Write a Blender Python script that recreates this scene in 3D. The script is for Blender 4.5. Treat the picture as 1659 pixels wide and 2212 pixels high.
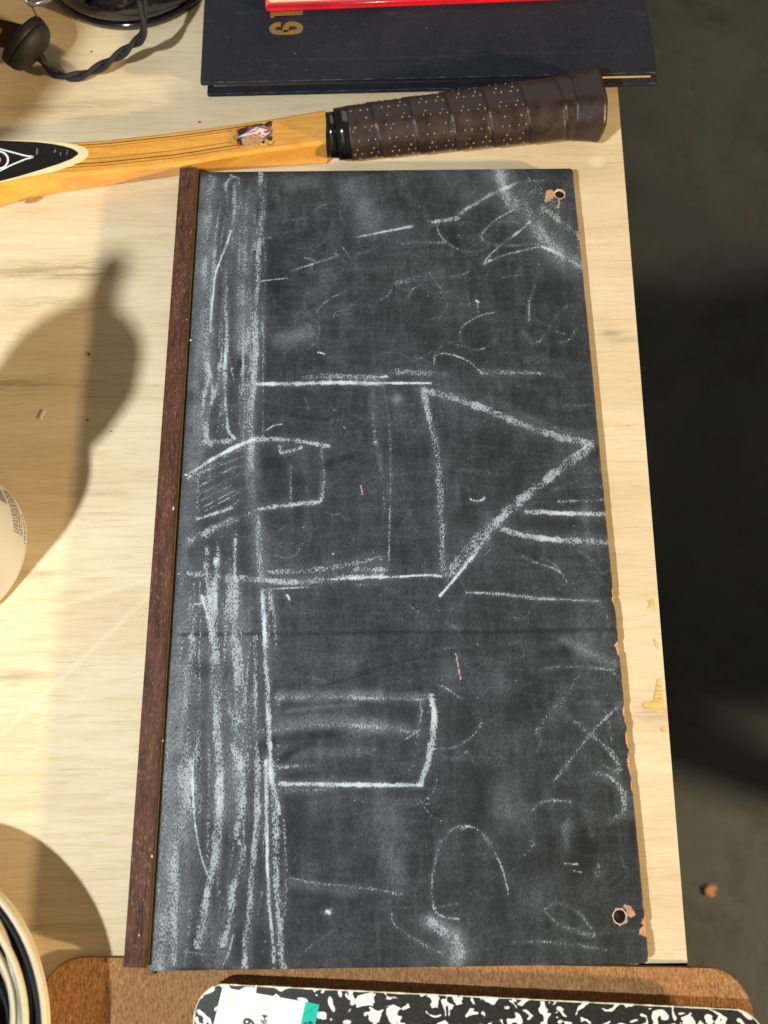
import bpy, bmesh, math, random
import numpy as np
from mathutils import Vector, Matrix

random.seed(7)
rng = np.random.default_rng(11)
scene = bpy.context.scene
for o in list(bpy.data.objects):
    bpy.data.objects.remove(o)

# ------------------------------------------------------------------ camera
CAM = np.array([0.118855, 0.101777, 0.394954])
CROT = np.array([[0.99991487, 0.01301905, 0.00086855],
                 [-0.01228435, 0.96174476, -0.27367153],
                 [-0.00439827, 0.27363757, 0.96182282]])
FPX = 1661.0                                   # focal length in units of the 1659 x 2212 view
cd = bpy.data.cameras.new('camera')
cam = bpy.data.objects.new('camera', cd)
scene.collection.objects.link(cam)
m4 = Matrix([list(CROT[i]) + [CAM[i]] for i in range(3)] + [[0, 0, 0, 1]])
cam.matrix_world = m4
cd.sensor_fit = 'VERTICAL'
cd.sensor_height = 36.0
cd.lens = FPX / 2212 * 36.0
cd.clip_start = 0.01
cd.clip_end = 100
cd.dof.use_dof = True
cd.dof.focus_distance = 0.40
cd.dof.aperture_fstop = 8.0
scene.camera = cam

# ------------------------------------------------------------------ light
world = bpy.data.worlds.new('World')
scene.world = world
world.use_nodes = True
world.node_tree.nodes['Background'].inputs[0].default_value = (1.0, 0.81, 0.56, 1)
world.node_tree.nodes['Background'].inputs[1].default_value = 0.165

def lamp(name, kind, loc, target, power, color, radius, **kw):
    d = bpy.data.lights.new(name, kind)
    d.energy = power
    d.color = color
    d.shadow_soft_size = radius
    for k, v in kw.items():
        setattr(d, k, v)
    o = bpy.data.objects.new(name, d)
    scene.collection.objects.link(o)
    o.location = loc
    o.rotation_euler = (Vector(target) - Vector(loc)).to_track_quat('-Z', 'Y').to_euler()
    return o
# cool white work lamp over the near left corner of the table, aimed across it
KEY = (-0.25, -0.06, 0.65)
lamp('work_lamp_light', 'SPOT', KEY, (0.36, 0.66, 0.0), 33.0, (0.86, 0.945, 1.0), 0.013,
     spot_size=math.radians(125), spot_blend=1.0)
# warm lamp standing low and far off to the right
lamp('warm_lamp_light', 'POINT', (2.35, -0.55, 0.60), (0, 0, 0), 430.0, (1.0, 0.73, 0.41), 0.05)
# added fill panel beyond the table, gives upward faces their sheen
lamp('sheen_fill_light', 'AREA', (0.35, 1.75, 1.35), (0.15, 0.45, 0.0), 3.2, (0.86, 0.94, 1.0), 0.1, shape='RECTANGLE', size=1.3, size_y=0.7)

scene.render.engine = 'CYCLES'
vs = scene.view_settings
vs.view_transform = 'Standard'
vs.look = 'None'
vs.exposure = 0.0
vs.gamma = 1.0
vs.use_curve_mapping = False

# ------------------------------------------------------------------ calibration
def at(x, y, z=0.0):
    """point on the level plane z seen at (x, y) of the 1659 x 2212 view of the photograph"""
    d = CROT @ np.array([(x - 829.5) / FPX, -(y - 1106) / FPX, -1.0])
    t = (z - CAM[2]) / d[2]
    return CAM + d * t

def zoomer(ox, oy, w):
    s = w / 1659.0
    return lambda x, y: ((ox + x * s) / 1.8228, (oy + y * s) / 1.8228)

# ------------------------------------------------------------------ materials
MAT = {}
class NT:
    def __init__(self, name):
        self.m = bpy.data.materials.new(name)
        self.m.use_nodes = True
        self.t = self.m.node_tree
        self.b = self.t.nodes['Principled BSDF']
        MAT[name] = self.m
    def n(self, kind, **kw):
        nd = self.t.nodes.new(kind)
        for k, v in kw.items():
            setattr(nd, k, v)
        return nd
    def l(self, a, b):
        self.t.links.new(a, b)
    def _in(self, sock, v):
        if isinstance(v, bpy.types.NodeSocket):
            self.l(v, sock)
        else:
            sock.default_value = v
    def coord(self, scale=(1, 1, 1), rot=(0, 0, 0), loc=(0, 0, 0)):
        tc = self.n('ShaderNodeTexCoord')
        mp = self.n('ShaderNodeMapping')
        mp.inputs['Scale'].default_value = scale
        mp.inputs['Rotation'].default_value = rot
        mp.inputs['Location'].default_value = loc
        self.l(tc.outputs['Object'], mp.inputs[0])
        return mp.outputs[0]
    def noise(self, vec, scale, detail=4, rough=0.55, dist=0.0):
        nd = self.n('ShaderNodeTexNoise')
        self.l(vec, nd.inputs['Vector'])
        nd.inputs['Scale'].default_value = scale
        nd.inputs['Detail'].default_value = detail
        nd.inputs['Roughness'].default_value = rough
        nd.inputs['Distortion'].default_value = dist
        return nd.outputs['Fac']
    def rng(self, v, a, b, c=0.0, d=1.0, smooth=False):
        nd = self.n('ShaderNodeMapRange')
        if smooth:
            nd.interpolation_type = 'SMOOTHSTEP'
        for i, x in enumerate((v, a, b, c, d)):
            self._in(nd.inputs[i], x)
        return nd.outputs[0]
    def math(self, op, a, b=0.0, clamp=False):
        nd = self.n('ShaderNodeMath', operation=op, use_clamp=clamp)
        self._in(nd.inputs[0], a)
        self._in(nd.inputs[1], b)
        return nd.outputs[0]
    def mix(self, f, a, b):
        nd = self.n('ShaderNodeMix', data_type='RGBA')
        self._in(nd.inputs[0], f)
        self._in(nd.inputs[6], a if isinstance(a, bpy.types.NodeSocket) else (*a, 1))
        self._in(nd.inputs[7], b if isinstance(b, bpy.types.NodeSocket) else (*b, 1))
        return nd.outputs[2]
    def attr(self, name):
        nd = self.n('ShaderNodeAttribute', attribute_name=name)
        return nd.outputs['Fac']
    def bump(self, h, strength, dist):
        nd = self.n('ShaderNodeBump')
        nd.inputs['Strength'].default_value = strength
        nd.inputs['Distance'].default_value = dist
        self.l(h, nd.inputs['Height'])
        self.l(nd.outputs[0], self.b.inputs['Normal'])
    def out(self, color, rough=0.6, spec=0.4, coat=0.0, metal=0.0):
        self._in(self.b.inputs['Base Color'], color if isinstance(color, bpy.types.NodeSocket) else (*color, 1))
        self._in(self.b.inputs['Roughness'], rough)
        self.b.inputs['Specular IOR Level'].default_value = spec
        self.b.inputs['Coat Weight'].default_value = coat
        self.b.inputs['Coat Roughness'].default_value = 0.12
        self.b.inputs['Metallic'].default_value = metal

def plain(name, color, rough=0.6, spec=0.4, var=0.25, vscale=180.0, coat=0.0, metal=0.0, bump=0.0, stretch=(1, 1, 1)):
    k = NT(name)
    v = k.coord(stretch)
    n = k.noise(v, vscale, 5)
    lo = tuple(c * (1 - var) for c in color)
    hi = tuple(min(1, c * (1 + var)) for c in color)
    k.out(k.mix(k.rng(n, 0.3, 0.7), lo, hi), rough, spec, coat, metal)
    if bump:
        k.bump(n, bump, 0.0004)
    return k.m

# plywood --------------------------------------------------------
k = NT('plywood')
broad = k.noise(k.coord((1.0, 5.0, 1.0)), 7.0, 4, 0.6, 0.6)
mid = k.noise(k.coord((1.0, 14.0, 1.0), (0, 0, 0.02)), 26.0, 5, 0.65, 0.8)
fine = k.noise(k.coord((1.0, 22.0, 1.0)), 110.0, 4, 0.6, 0.3)
pores = k.noise(k.coord((1.0, 26.0, 1.0), (0, 0, -0.01)), 34.0, 3, 0.6, 1.0)
c = k.mix(k.rng(broad, 0.3, 0.7), (0.655, 0.51, 0.305), (0.785, 0.655, 0.44))
c = k.mix(k.rng(mid, 0.48, 0.74, 0, 0.55), c, (0.58, 0.41, 0.205))
c = k.mix(k.rng(fine, 0.52, 0.80, 0, 0.40), c, (0.46, 0.32, 0.16))
c = k.mix(k.rng(pores, 0.60, 0.70, 0, 0.42), c, (0.40, 0.27, 0.13))
st = k.attr('stain')
sn = k.math('MULTIPLY', st, k.rng(k.math('ADD', k.math('MULTIPLY', mid, 0.6), k.math('MULTIPLY', fine, 0.4)), 0.38, 0.56), True)
c = k.mix(sn, c, (0.30, 0.235, 0.14))
pale = k.attr('pale')
c = k.mix(pale, c, (0.86, 0.76, 0.56))
k.out(c, k.rng(mid, 0.3, 0.7, 0.55, 0.72), 0.3)
k.bump(k.math('ADD', fine, pores), 0.25, 0.0003)

plain('torn_wood', (0.72, 0.47, 0.16), 0.8, 0.1, 0.35, 160, stretch=(1, 6, 1))
plain('pine', (0.50, 0.36, 0.20), 0.7, 0.2, 0.3, 30, stretch=(1, 1, .1))

# chalkboard skin ------------------------------------------------
k = NT('chalkboard')
vec = k.coord((1, 0.52, 1))
vec2 = k.coord((1, 1, 1))
g1 = k.noise(vec, 1500.0, 3, 0.55)
g2 = k.noise(vec, 2300.0, 1, 0.5)
g = k.rng(k.math('ADD', k.math('MULTIPLY', g1, 0.72), k.math('MULTIPLY', g2, 0.28)), 0.34, 0.66)
big = k.noise(vec2, 22.0, 6, 0.62, 0.6)
med = k.noise(k.coord((1, 0.5, 1), (0, 0, 0.4)), 90.0, 5, 0.65, 0.4)
weave = k.noise(k.coord((2.6, 0.5, 1)), 1100.0, 2, 0.5)
ch = k.attr('chalk')
du = k.attr('dust')
wi = k.attr('wipe')
ba = k.attr('bare')
pk = k.attr('pink')
keep = k.math('SUBTRACT', 1.0, k.math('MULTIPLY', wi, 0.85), True)
lo = k.math('SUBTRACT', 1.0, k.math('MULTIPLY', ch, 1.02))
cover = k.rng(g, lo, k.math('ADD', lo, 0.26), 0.0, 1.0, True)
cover = k.math('MULTIPLY', cover, k.rng(ch, 0.0, 0.42))
cover = k.math('MULTIPLY', cover, k.math('ADD', k.rng(ch, 0.12, 0.80, 0.20, 0.58), k.rng(ch, 0.82, 0.97, 0.0, 0.30)))
streak = k.noise(k.coord((1, 6, 1), (0, 0, 0.55)), 30.0, 6, 0.7, 0.8)
streak2 = k.noise(k.coord((6, 1, 1), (0, 0, 0.06)), 26.0, 6, 0.7, 0.8)
film = k.math('ADD', k.rng(big, 0.35, 0.75, 0.006, 0.030), k.rng(med, 0.42, 0.78, 0.0, 0.035))
film = k.math('ADD', film, k.math('ADD', k.rng(streak, 0.46, 0.76, 0.0, 0.036), k.rng(streak2, 0.46, 0.76, 0.0, 0.040)))
weave_b = k.noise(k.coord((0.6, 2.4, 1)), 1000.0, 2, 0.5)
film = k.math('MULTIPLY', film, k.rng(k.math('ADD', k.math('MULTIPLY', weave, 0.6), k.math('MULTIPLY', weave_b, 0.4)), 0.36, 0.64, 0.15, 1.85))
specks = k.rng(k.noise(vec2, 1500.0, 2, 0.6), 0.70, 0.76, 0.0, 0.18)
film = k.math('ADD', film, k.math('MULTIPLY', specks, k.rng(big, 0.4, 0.7)))
dusty = k.math('MULTIPLY', du, k.rng(k.math('ADD', k.math('MULTIPLY', g, 0.65), k.math('MULTIPLY', weave, 0.35)), 0.2, 0.8, 0.08, 0.50))
tot = k.math('MULTIPLY', k.math('ADD', film, dusty), keep)
tot = k.math('MAXIMUM', tot, cover)
tot = k.math('MINIMUM', tot, 0.96)
basec = k.mix(k.rng(big, 0.3, 0.7), (0.0105, 0.0122, 0.0145), (0.0165, 0.0185, 0.0210))
chalkc = k.mix(pk, (0.54, 0.62, 0.69), (0.60, 0.34, 0.42))
c = k.mix(tot, basec, chalkc)
barec = k.mix(k.rng(k.noise(vec2, 700, 4), 0.35, 0.65), (0.36, 0.185, 0.105), (0.56, 0.35, 0.24))
c = k.mix(k.rng(ba, 0.35, 0.6), c, barec)
k.out(c, k.rng(tot, 0, 0.5, 0.68, 0.95), 0.12)
k.bump(k.math('ADD', k.math('MULTIPLY', g, 0.7), weave), 0.22, 0.00025)

plain('board_edge', (0.012, 0.012, 0.013), 0.6, 0.3, 0.4, 400)
plain('hardboard', (0.55, 0.32, 0.20), 0.85, 0.15, 0.25, 900)
plain('hole_paper', (0.66, 0.50, 0.36), 0.9, 0.1, 0.3, 1400)

# rail wood ------------------------------------------------------
k = NT('rail_wood')
a = k.noise(k.coord((6, 1, 6)), 60, 5, 0.65, 0.5)
b = k.noise(k.coord((9, 1.2, 9)), 190, 4, 0.7)
s = k.noise(k.coord((3, 1, 3)), 420, 3, 0.6)
big = k.noise(k.coord((1, 1, 1)), 28, 3)
c = k.mix(k.rng(a, 0.32, 0.68), (0.030, 0.0150, 0.0115), (0.125, 0.050, 0.029))
c = k.mix(k.rng(b, 0.45, 0.75, 0, 0.7), c, (0.028, 0.014, 0.011))
c = k.mix(k.math('MULTIPLY', k.rng(s, 0.55, 0.72, 0, 0.75), k.rng(big, 0.35, 0.65, 0.35, 1)), c, (0.27, 0.175, 0.13))
k.out(c, 0.6, 0.22)
k.bump(b, 0.8, 0.0006)
plain('rail_lip', (0.07, 0.055, 0.028), 0.8, 0.1)
plain('rail_end', (0.26, 0.125, 0.065), 0.85, 0.1, 0.45, 300, bump=0.6)

# clipboard hardboard -------------------------------------------
k = NT('clipboard_board')
ribs = k.noise(k.coord((2.6, 1.0, 1)), 520, 3, 0.6, 0.2)
cross = k.noise(k.coord((0.5, 3.0, 1)), 420, 2, 0.5)
big = k.noise(k.coord(), 30, 4)
c = k.mix(k.rng(ribs, 0.32, 0.68), (0.20, 0.088, 0.030), (0.54, 0.285, 0.120))
c = k.mix(k.rng(cross, 0.42, 0.75, 0, 0.35), c, (0.24, 0.115, 0.045))
c = k.mix(k.rng(big, 0.4, 0.75, 0, 0.3), c, (0.30, 0.15, 0.065))
k.out(c, 0.7, 0.15)
k.bump(ribs, 0.7, 0.0005)

# racket ---------------------------------------------------------
k = NT('racket_wood')
a = k.noise(k.coord((1, 9, 3), (0, 0, -0.12)), 40, 5, 0.6, 0.6)
b = k.noise(k.coord((1.2, 4, 2), (0, 0, -0.12)), 300, 4, 0.6, 0.8)
c = k.mix(k.rng(a, 0.3, 0.7), (0.58, 0.245, 0.030), (0.78, 0.39, 0.070))
c = k.mix(k.rng(b, 0.55, 0.75, 0, 0.3), c, (0.38, 0.16, 0.02))
k.out(c, 0.32, 0.5, 0.8)
k.bump(b, 0.05, 0.0003)
plain('throat_black', (0.007, 0.007, 0.008), 0.28, 0.5, 0.4, 200, coat=0.5)
plain('throat_cream', (0.78, 0.66, 0.37), 0.4, 0.4, 0.08, 60)
plain('white_line', (0.75, 0.77, 0.76), 0.5, 0.3, 0.08)
plain('pinstripe_dark', (0.045, 0.026, 0.008), 0.5, 0.3)
plain('pinstripe_brown', (0.30, 0.13, 0.02), 0.5, 0.3)
plain('decal_grey', (0.13, 0.145, 0.15), 0.5, 0.3, 0.3, 900)
plain('decal_red', (0.55, 0.015, 0.03), 0.5, 0.3, 0.2, 900)
plain('decal_white', (0.72, 0.62, 0.60), 0.5, 0.3, 0.12, 900)
plain('decal_black', (0.02, 0.022, 0.02), 0.5, 0.3, 0.4, 900)
plain('decal_torn', (0.42, 0.25, 0.12), 0.8, 0.1, 0.45, 700)
plain('black_tape', (0.004, 0.004, 0.0045), 0.16, 0.6, 0.3, 100, coat=0.4)
k = NT('leather')
a = k.noise(k.coord((1, 1, 1)), 120, 5, 0.6)
b = k.noise(k.coord((0.3, 1.2, 1)), 900, 4, 0.65)
c = k.mix(k.rng(a, 0.3, 0.7), (0.016, 0.0095, 0.0080), (0.036, 0.021, 0.0165))
c = k.mix(k.rng(b, 0.62, 0.76, 0, 0.6), c, (0.12, 0.070, 0.045))
k.out(c, k.rng(a, 0.3, 0.7, 0.32, 0.50), 0.45)
k.bump(k.math('ADD', b, a), 0.3, 0.0005)
plain('grip_stud', (0.235, 0.175, 0.13), 0.6, 0.3, 0.25, 900)
plain('string', (0.72, 0.62, 0.42), 0.35, 0.5, 0.1)

# books and papers ----------------------------------------------
k = NT('navy_cloth')
a = k.noise(k.coord(), 24, 6, 0.65)
b = k.noise(k.coord((1, 1, 1)), 1300, 3, 0.6)
c = k.mix(k.rng(a, 0.3, 0.72), (0.0065, 0.0085, 0.016), (0.018, 0.0195, 0.029))
c = k.mix(k.rng(b, 0.45, 0.8, 0, 0.5), c, (0.055, 0.056, 0.066))
sc = k.noise(k.coord((1, 2.5, 1), (0, 0, 0.3)), 70, 6, 0.75, 0.6)
c = k.mix(k.rng(sc, 0.58, 0.74, 0, 0.45), c, (0.085, 0.080, 0.082))
k.out(c, 0.62, 0.22)
k.bump(b, 0.35, 0.0004)
plain('faint_scuff', (0.065, 0.066, 0.075), 0.8, 0.1, 0.5, 200)
plain('scuff', (0.16, 0.16, 0.18), 0.8, 0.1, 0.6, 300)
k = NT('gold_foil')
a = k.noise(k.coord(), 900, 4)
k.out(k.mix(k.rng(a, 0.3, 0.7), (0.20, 0.115, 0.022), (0.30, 0.18, 0.04)), 0.45, 0.5, metal=0.25)
k = NT('page_edge')
a = k.noise(k.coord((1, 1, 30)), 60, 3)
k.out(k.mix(k.rng(a, 0.3, 0.7), (0.58, 0.47, 0.30), (0.82, 0.72, 0.52)), 0.85, 0.1)
plain('red_cover', (0.60, 0.012, 0.025), 0.25, 0.5, 0.15, 80, coat=0.5)
plain('cream_panel', (0.84, 0.70, 0.42), 0.5, 0.3, 0.05, 30)
k = NT('marbled_cover')
v = k.coord((1, 1.15, 1), (0, 0, 0.3))
a = k.noise(v, 150, 1.0, 0.5, 1.1)
b = k.noise(v, 60, 2, 0.5, 0.5)
blob = k.rng(k.math('ADD', k.math('MULTIPLY', a, 0.78), k.math('MULTIPLY', b, 0.22)), 0.535, 0.550, 0, 1, True)
f = k.noise(k.coord(), 1600, 3)
dark = k.mix(k.rng(f, 0.4, 0.75), (0.010, 0.011, 0.011), (0.035, 0.037, 0.034))
rub = k.math('MULTIPLY', blob, k.rng(f, 0.25, 0.38, 0.7, 1))
k.out(k.mix(rub, dark, (0.80, 0.80, 0.77)), 0.45, 0.35)
plain('white_sticker', (0.80, 0.81, 0.79), 0.6, 0.25, 0.03, 200)
plain('teal_print', (0.0, 0.50, 0.40), 0.55, 0.3, 0.06, 200)
plain('print_ink', (0.055, 0.085, 0.075), 0.6, 0.2, 0.2, 900)
plain('paper_edge', (0.70, 0.64, 0.50), 0.85, 0.1, 0.2, 700)

# other things ---------------------------------------------------
k = NT('cream_plastic')
sp = k.noise(k.coord((1, 1, 1)), 380, 2, 0.5)
a = k.noise(k.coord(), 40, 3)
c = k.mix(k.rng(a, 0.3, 0.7), (0.42, 0.43, 0.42), (0.47, 0.48, 0.47))
c = k.mix(k.rng(sp, 0.745, 0.76, 0, 0.7), c, (0.20, 0.15, 0.09))
k.out(c, 0.42, 0.4)
k.b.inputs['Subsurface Weight'].default_value = 0.15
k.b.inputs['Subsurface Scale'].default_value = 0.004
plain('label_ink', (0.16, 0.165, 0.15), 0.6, 0.2, 0.5, 800)
plain('cable_cream', (0.52, 0.46, 0.32), 0.42, 0.4, 0.08, 40)
plain('cable_black', (0.004, 0.0045, 0.007), 0.6, 0.25, 0.3, 60)
plain('gloss_black', (0.004, 0.004, 0.006), 0.10, 0.6, 0.4, 300, coat=0.8)
plain('matte_black', (0.006, 0.006, 0.006), 0.55, 0.35, 0.4, 250, bump=0.1)
plain('earpiece_face', (0.013, 0.0125, 0.0125), 0.6, 0.3, 0.45, 160)
plain('cloth_cord', (0.020, 0.020, 0.021), 0.75, 0.25, 0.45, 1500, bump=0.4)
plain('strap_leather', (0.075, 0.030, 0.014), 0.6, 0.3, 0.35, 200)
plain('brass', (0.55, 0.36, 0.12), 0.35, 0.5, 0.1, metal=1.0)
plain('chrome', (0.55, 0.56, 0.58), 0.2, 0.5, 0.1, metal=1.0)
plain('thin_wire', (0.09, 0.03, 0.015), 0.5, 0.4)
plain('red_paint', (0.62, 0.03, 0.04), 0.5, 0.3, 0.15)
plain('dark_fleck', (0.02, 0.018, 0.012), 0.7, 0.2)
plain('white_fibre', (0.75, 0.72, 0.66), 0.8, 0.1)
plain('brown_scrap', (0.34, 0.19, 0.09), 0.8, 0.1, 0.4, 500)
plain('pink_scrap', (0.30, 0.17, 0.10), 0.8, 0.1, 0.3, 200)
plain('amber_glass', (0.10, 0.035, 0.01), 0.15, 0.5, 0.2, 40)
k = NT('concrete_floor')
a = k.noise(k.coord(), 2.6, 7, 0.62, 0.5)
b = k.noise(k.coord(), 11, 7, 0.72, 0.3)
d = k.noise(k.coord(), 38, 4, 0.6)
c = k.mix(k.rng(a, 0.3, 0.7), (0.028, 0.037, 0.044), (0.062, 0.073, 0.078))
c = k.mix(k.rng(b, 0.52, 0.72, 0, 0.6), c, (0.017, 0.016, 0.013))
c = k.mix(k.rng(d, 0.66, 0.72, 0, 0.5), c, (0.075, 0.060, 0.038))
k.out(c, 0.7, 0.25)
k.bump(b, 0.3, 0.004)

# ------------------------------------------------------------------ builders
def link(o, parent=None):
    scene.collection.objects.link(o)
    if parent is not None:
        o.parent = parent
        root = parent
        M = Matrix.Identity(4)
        while root is not None:
            if root.type == 'EMPTY':
                M = Matrix.Translation(-root.location) @ M
            root = root.parent
        o.matrix_parent_inverse = M if parent.type == 'EMPTY' else Matrix.Identity(4)
    return o

def tag(o, label=None, cat=None, group=None, kind=None):
    for a, b in (('label', label), ('category', cat), ('group', group), ('kind', kind)):
        if b:
            o[a] = b
    return o

def thing(name, loc, label, cat, group=None):
    o = bpy.data.objects.new(name, None)
    o.empty_display_size = 0.02
    o.location = tuple(float(v) for v in loc)
    scene.collection.objects.link(o)
    return tag(o, label, cat, group)

def mesh(name, verts, faces, mat, parent=None, smooth=False):
    me = bpy.data.meshes.new(name)
    me.from_pydata([tuple(map(float, v)) for v in verts], [], faces)
    me.update()
    if smooth:
        me.polygons.foreach_set('use_smooth', [True] * len(me.polygons))
    me.materials.append(MAT[mat])
    return link(bpy.data.objects.new(name, me), parent)

def prism(name, pts, z0, z1, mat, parent=None, bevel=0.0, seg=2, smooth=False):
    """outline (xy, any winding) raised from z0 to z1, edges bevelled"""
    pts = [(float(p[0]), float(p[1])) for p in pts]
    area = sum(pts[i - 1][0] * pts[i][1] - pts[i][0] * pts[i - 1][1] for i in range(len(pts)))
    if area < 0:
        pts = pts[::-1]
    bm = bmesh.new()
    lo = [bm.verts.new((x, y, z0)) for x, y in pts]
    hi = [bm.verts.new((x, y, z1)) for x, y in pts]
    n = len(pts)
    bm.faces.new(lo[::-1])
    bm.faces.new(hi)
    for i in range(n):
        j = (i + 1) % n
        bm.faces.new((lo[i], lo[j], hi[j], hi[i]))
    if bevel:
        es = [e for e in bm.edges if abs(e.verts[0].co.z - z1) < 1e-9 and abs(e.verts[1].co.z - z1) < 1e-9]
        es += [e for e in bm.edges if abs(e.verts[0].co.z - z0) < 1e-9 and abs(e.verts[1].co.z - z0) < 1e-9]
        bmesh.ops.bevel(bm, geom=es, offset=bevel, segments=seg, affect='EDGES', clamp_overlap=True)
    bmesh.ops.triangulate(bm, faces=[f for f in bm.faces if len(f.verts) > 4])
    me = bpy.data.meshes.new(name)
    bm.to_mesh(me)
    bm.free()
    if smooth:
        me.polygons.foreach_set('use_smooth', [True] * len(me.polygons))
    me.materials.append(MAT[mat])
    return link(bpy.data.objects.new(name, me), parent)

def rounded(pts, r, seg=6):
    """round the corners of a polygon"""
    out = []
    n = len(pts)
    for i in range(n):
        p, a, b = (np.array(pts[j % n], float)[:2] for j in (i, i - 1, i + 1))
        rr = r[i] if isinstance(r, (list, tuple)) else r
        if rr <= 0:
            out.append(p)
            continue
        da = (a - p) / np.linalg.norm(a - p)
        db = (b - p) / np.linalg.norm(b - p)
        ang = math.acos(max(-1, min(1, float(da @ db))))
        t = rr / math.tan(ang / 2)
        p0, p1 = p + da * t, p + db * t
        c = p + (da + db) / np.linalg.norm(da + db) * (rr / math.sin(ang / 2))
        a0 = math.atan2(*(p0 - c)[::-1])
        a1 = math.atan2(*(p1 - c)[::-1])
        d = (a1 - a0 + math.pi) % (2 * math.pi) - math.pi
        for s in range(seg + 1):
            q = a0 + d * s / seg
            out.append(c + rr * np.array([math.cos(q), math.sin(q)]))
    return out

def catmull(P, n=8, closed=False):
    P = [np.array(p, float) for p in P]
    N = len(P)
    out = []
    for i in range(N if closed else N - 1):
        if closed:
            p0, p1, p2, p3 = P[i - 1], P[i], P[(i + 1) % N], P[(i + 2) % N]
        else:
            p1, p2 = P[i], P[i + 1]
            p0 = P[i - 1] if i else 2 * p1 - p2
            p3 = P[i + 2] if i + 2 < N else 2 * p2 - p1
        for s in range(n):
            t = s / n
            out.append(0.5 * (2 * p1 + (p2 - p0) * t + (2 * p0 - 5 * p1 + 4 * p2 - p3) * t * t
                              + (3 * p1 - p0 - 3 * p2 + p3) * t ** 3))
    if not closed:
        out.append(P[-1])
    return out

def tube_geo(P, r, seg=8, closed=False):
    P = np.array(P, float)
    n = len(P)
    rr = np.full(n, r) if np.isscalar(r) else np.array(r, float)
    if closed:
        T = np.roll(P, -1, 0) - np.roll(P, 1, 0)
    else:
        T = np.gradient(P, axis=0)
    T /= np.linalg.norm(T, axis=1)[:, None]
    up = np.array([0, 0, 1.0])
    vs_, fs = [], []
    N = np.cross(T[0], up)
    if np.linalg.norm(N) < 1e-4:
        N = np.cross(T[0], [1.0, 0, 0])
    N /= np.linalg.norm(N)
    for i in range(n):
        N = N - T[i] * (N @ T[i])
        N /= np.linalg.norm(N)
        B = np.cross(T[i], N)
        for s in range(seg):
            a = 2 * math.pi * s / seg
            vs_.append(P[i] + rr[i] * (math.cos(a) * N + math.sin(a) * B))
    for i in range(n if closed else n - 1):
        j = (i + 1) % n
        for s in range(seg):
            t = (s + 1) % seg
            fs.append((i * seg + s, i * seg + t, j * seg + t, j * seg + s))
    if not closed:
        fs.append(tuple(range(seg))[::-1])
        fs.append(tuple((n - 1) * seg + s for s in range(seg)))
    return vs_, fs

def tube(name, P, r, mat, parent=None, seg=8, closed=False):
    v, f = tube_geo(P, r, seg, closed)
    return mesh(name, v, f, mat, parent, True)

def lathe(name, prof, mat, parent=None, seg=48, M=None, smooth=True):
    """profile (r, h) turned about +Z, then moved by matrix M"""
    M = M or Matrix.Identity(4)
    vs_, fs = [], []
    for r, h in prof:
        for s in range(seg):
            a = 2 * math.pi * s / seg
            vs_.append(M @ Vector((r * math.cos(a), r * math.sin(a), h)))
    for i in range(len(prof) - 1):
        for s in range(seg):
            t = (s + 1) % seg
            fs.append((i * seg + s, i * seg + t, (i + 1) * seg + t, (i + 1) * seg + s))
    fs.append(tuple(range(seg))[::-1])
    fs.append(tuple((len(prof) - 1) * seg + s for s in range(seg)))
    return mesh(name, vs_, fs, mat, parent, smooth)

def ribbon_geo(P, w, z, th=0.00012):
    """flat stroke of width w along xy points, lying at height z"""
    P = [np.array(p[:2], float) for p in P]
    n = len(P)
    vs_, fs = [], []
    for i in range(n):
        t = P[min(i + 1, n - 1)] - P[max(i - 1, 0)]
        t /= np.linalg.norm(t)
        q = np.array([-t[1], t[0]])
        ww = w[i] if isinstance(w, (list, tuple)) else w
        zz = z[i] if isinstance(z, (list, tuple)) else z
        for s in (-0.5, 0.5):
            vs_.append((*(P[i] + q * ww * s), zz + th))
    for i in range(n - 1):
        fs.append((2 * i, 2 * i + 2, 2 * i + 3, 2 * i + 1))
    return vs_, fs

def ribbon(name, P, w, z, mat, parent=None, th=0.00012):
    v, f = ribbon_geo(P, w, z, th)
    return mesh(name, v, f, mat, parent)

def flat(name, pts, z, mat, parent=None):
    """thin printed or torn patch: outline with 0.1 mm of body"""
    return prism(name, [p[:2] for p in pts], z, z + 0.00012, mat, parent)

# ------------------------------------------------------------------ floor and table
FLOOR = -0.75
v = [(-4, -4, FLOOR), (5, -4, FLOOR), (5, 5, FLOOR), (-4, 5, FLOOR)]
tag(mesh('floor', v, [(0, 1, 2, 3)], 'concrete_floor'), kind='structure')

e_hi, e_lo = at(1335, 200), at(1485, 2080)
dx = (e_hi - e_lo) / (e_hi[1] - e_lo[1])
corner_far = e_lo + dx * (0.80 - e_lo[1])
table = thing('plywood_table', (0.0, 0.1, FLOOR), 'pale plywood work table the chalkboard and the racket lie on', 'table')
outl = [(-0.75, -0.42), (0.232, -0.42), (0.232, -0.0014), (e_lo[0], e_lo[1])]
rag = []
for i in range(1, 60):
    y = e_lo[1] + (0.80 - e_lo[1]) * i / 60
    p = e_lo + dx * (y - e_lo[1])
    rag.append((p[0] + random.uniform(-0.0005, 0.0003), y))
outl += rag + [(corner_far[0], 0.80), (-0.75, 0.80)]
prism('sheet_core', outl, -0.018, -0.0006, 'pine', table)
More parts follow.
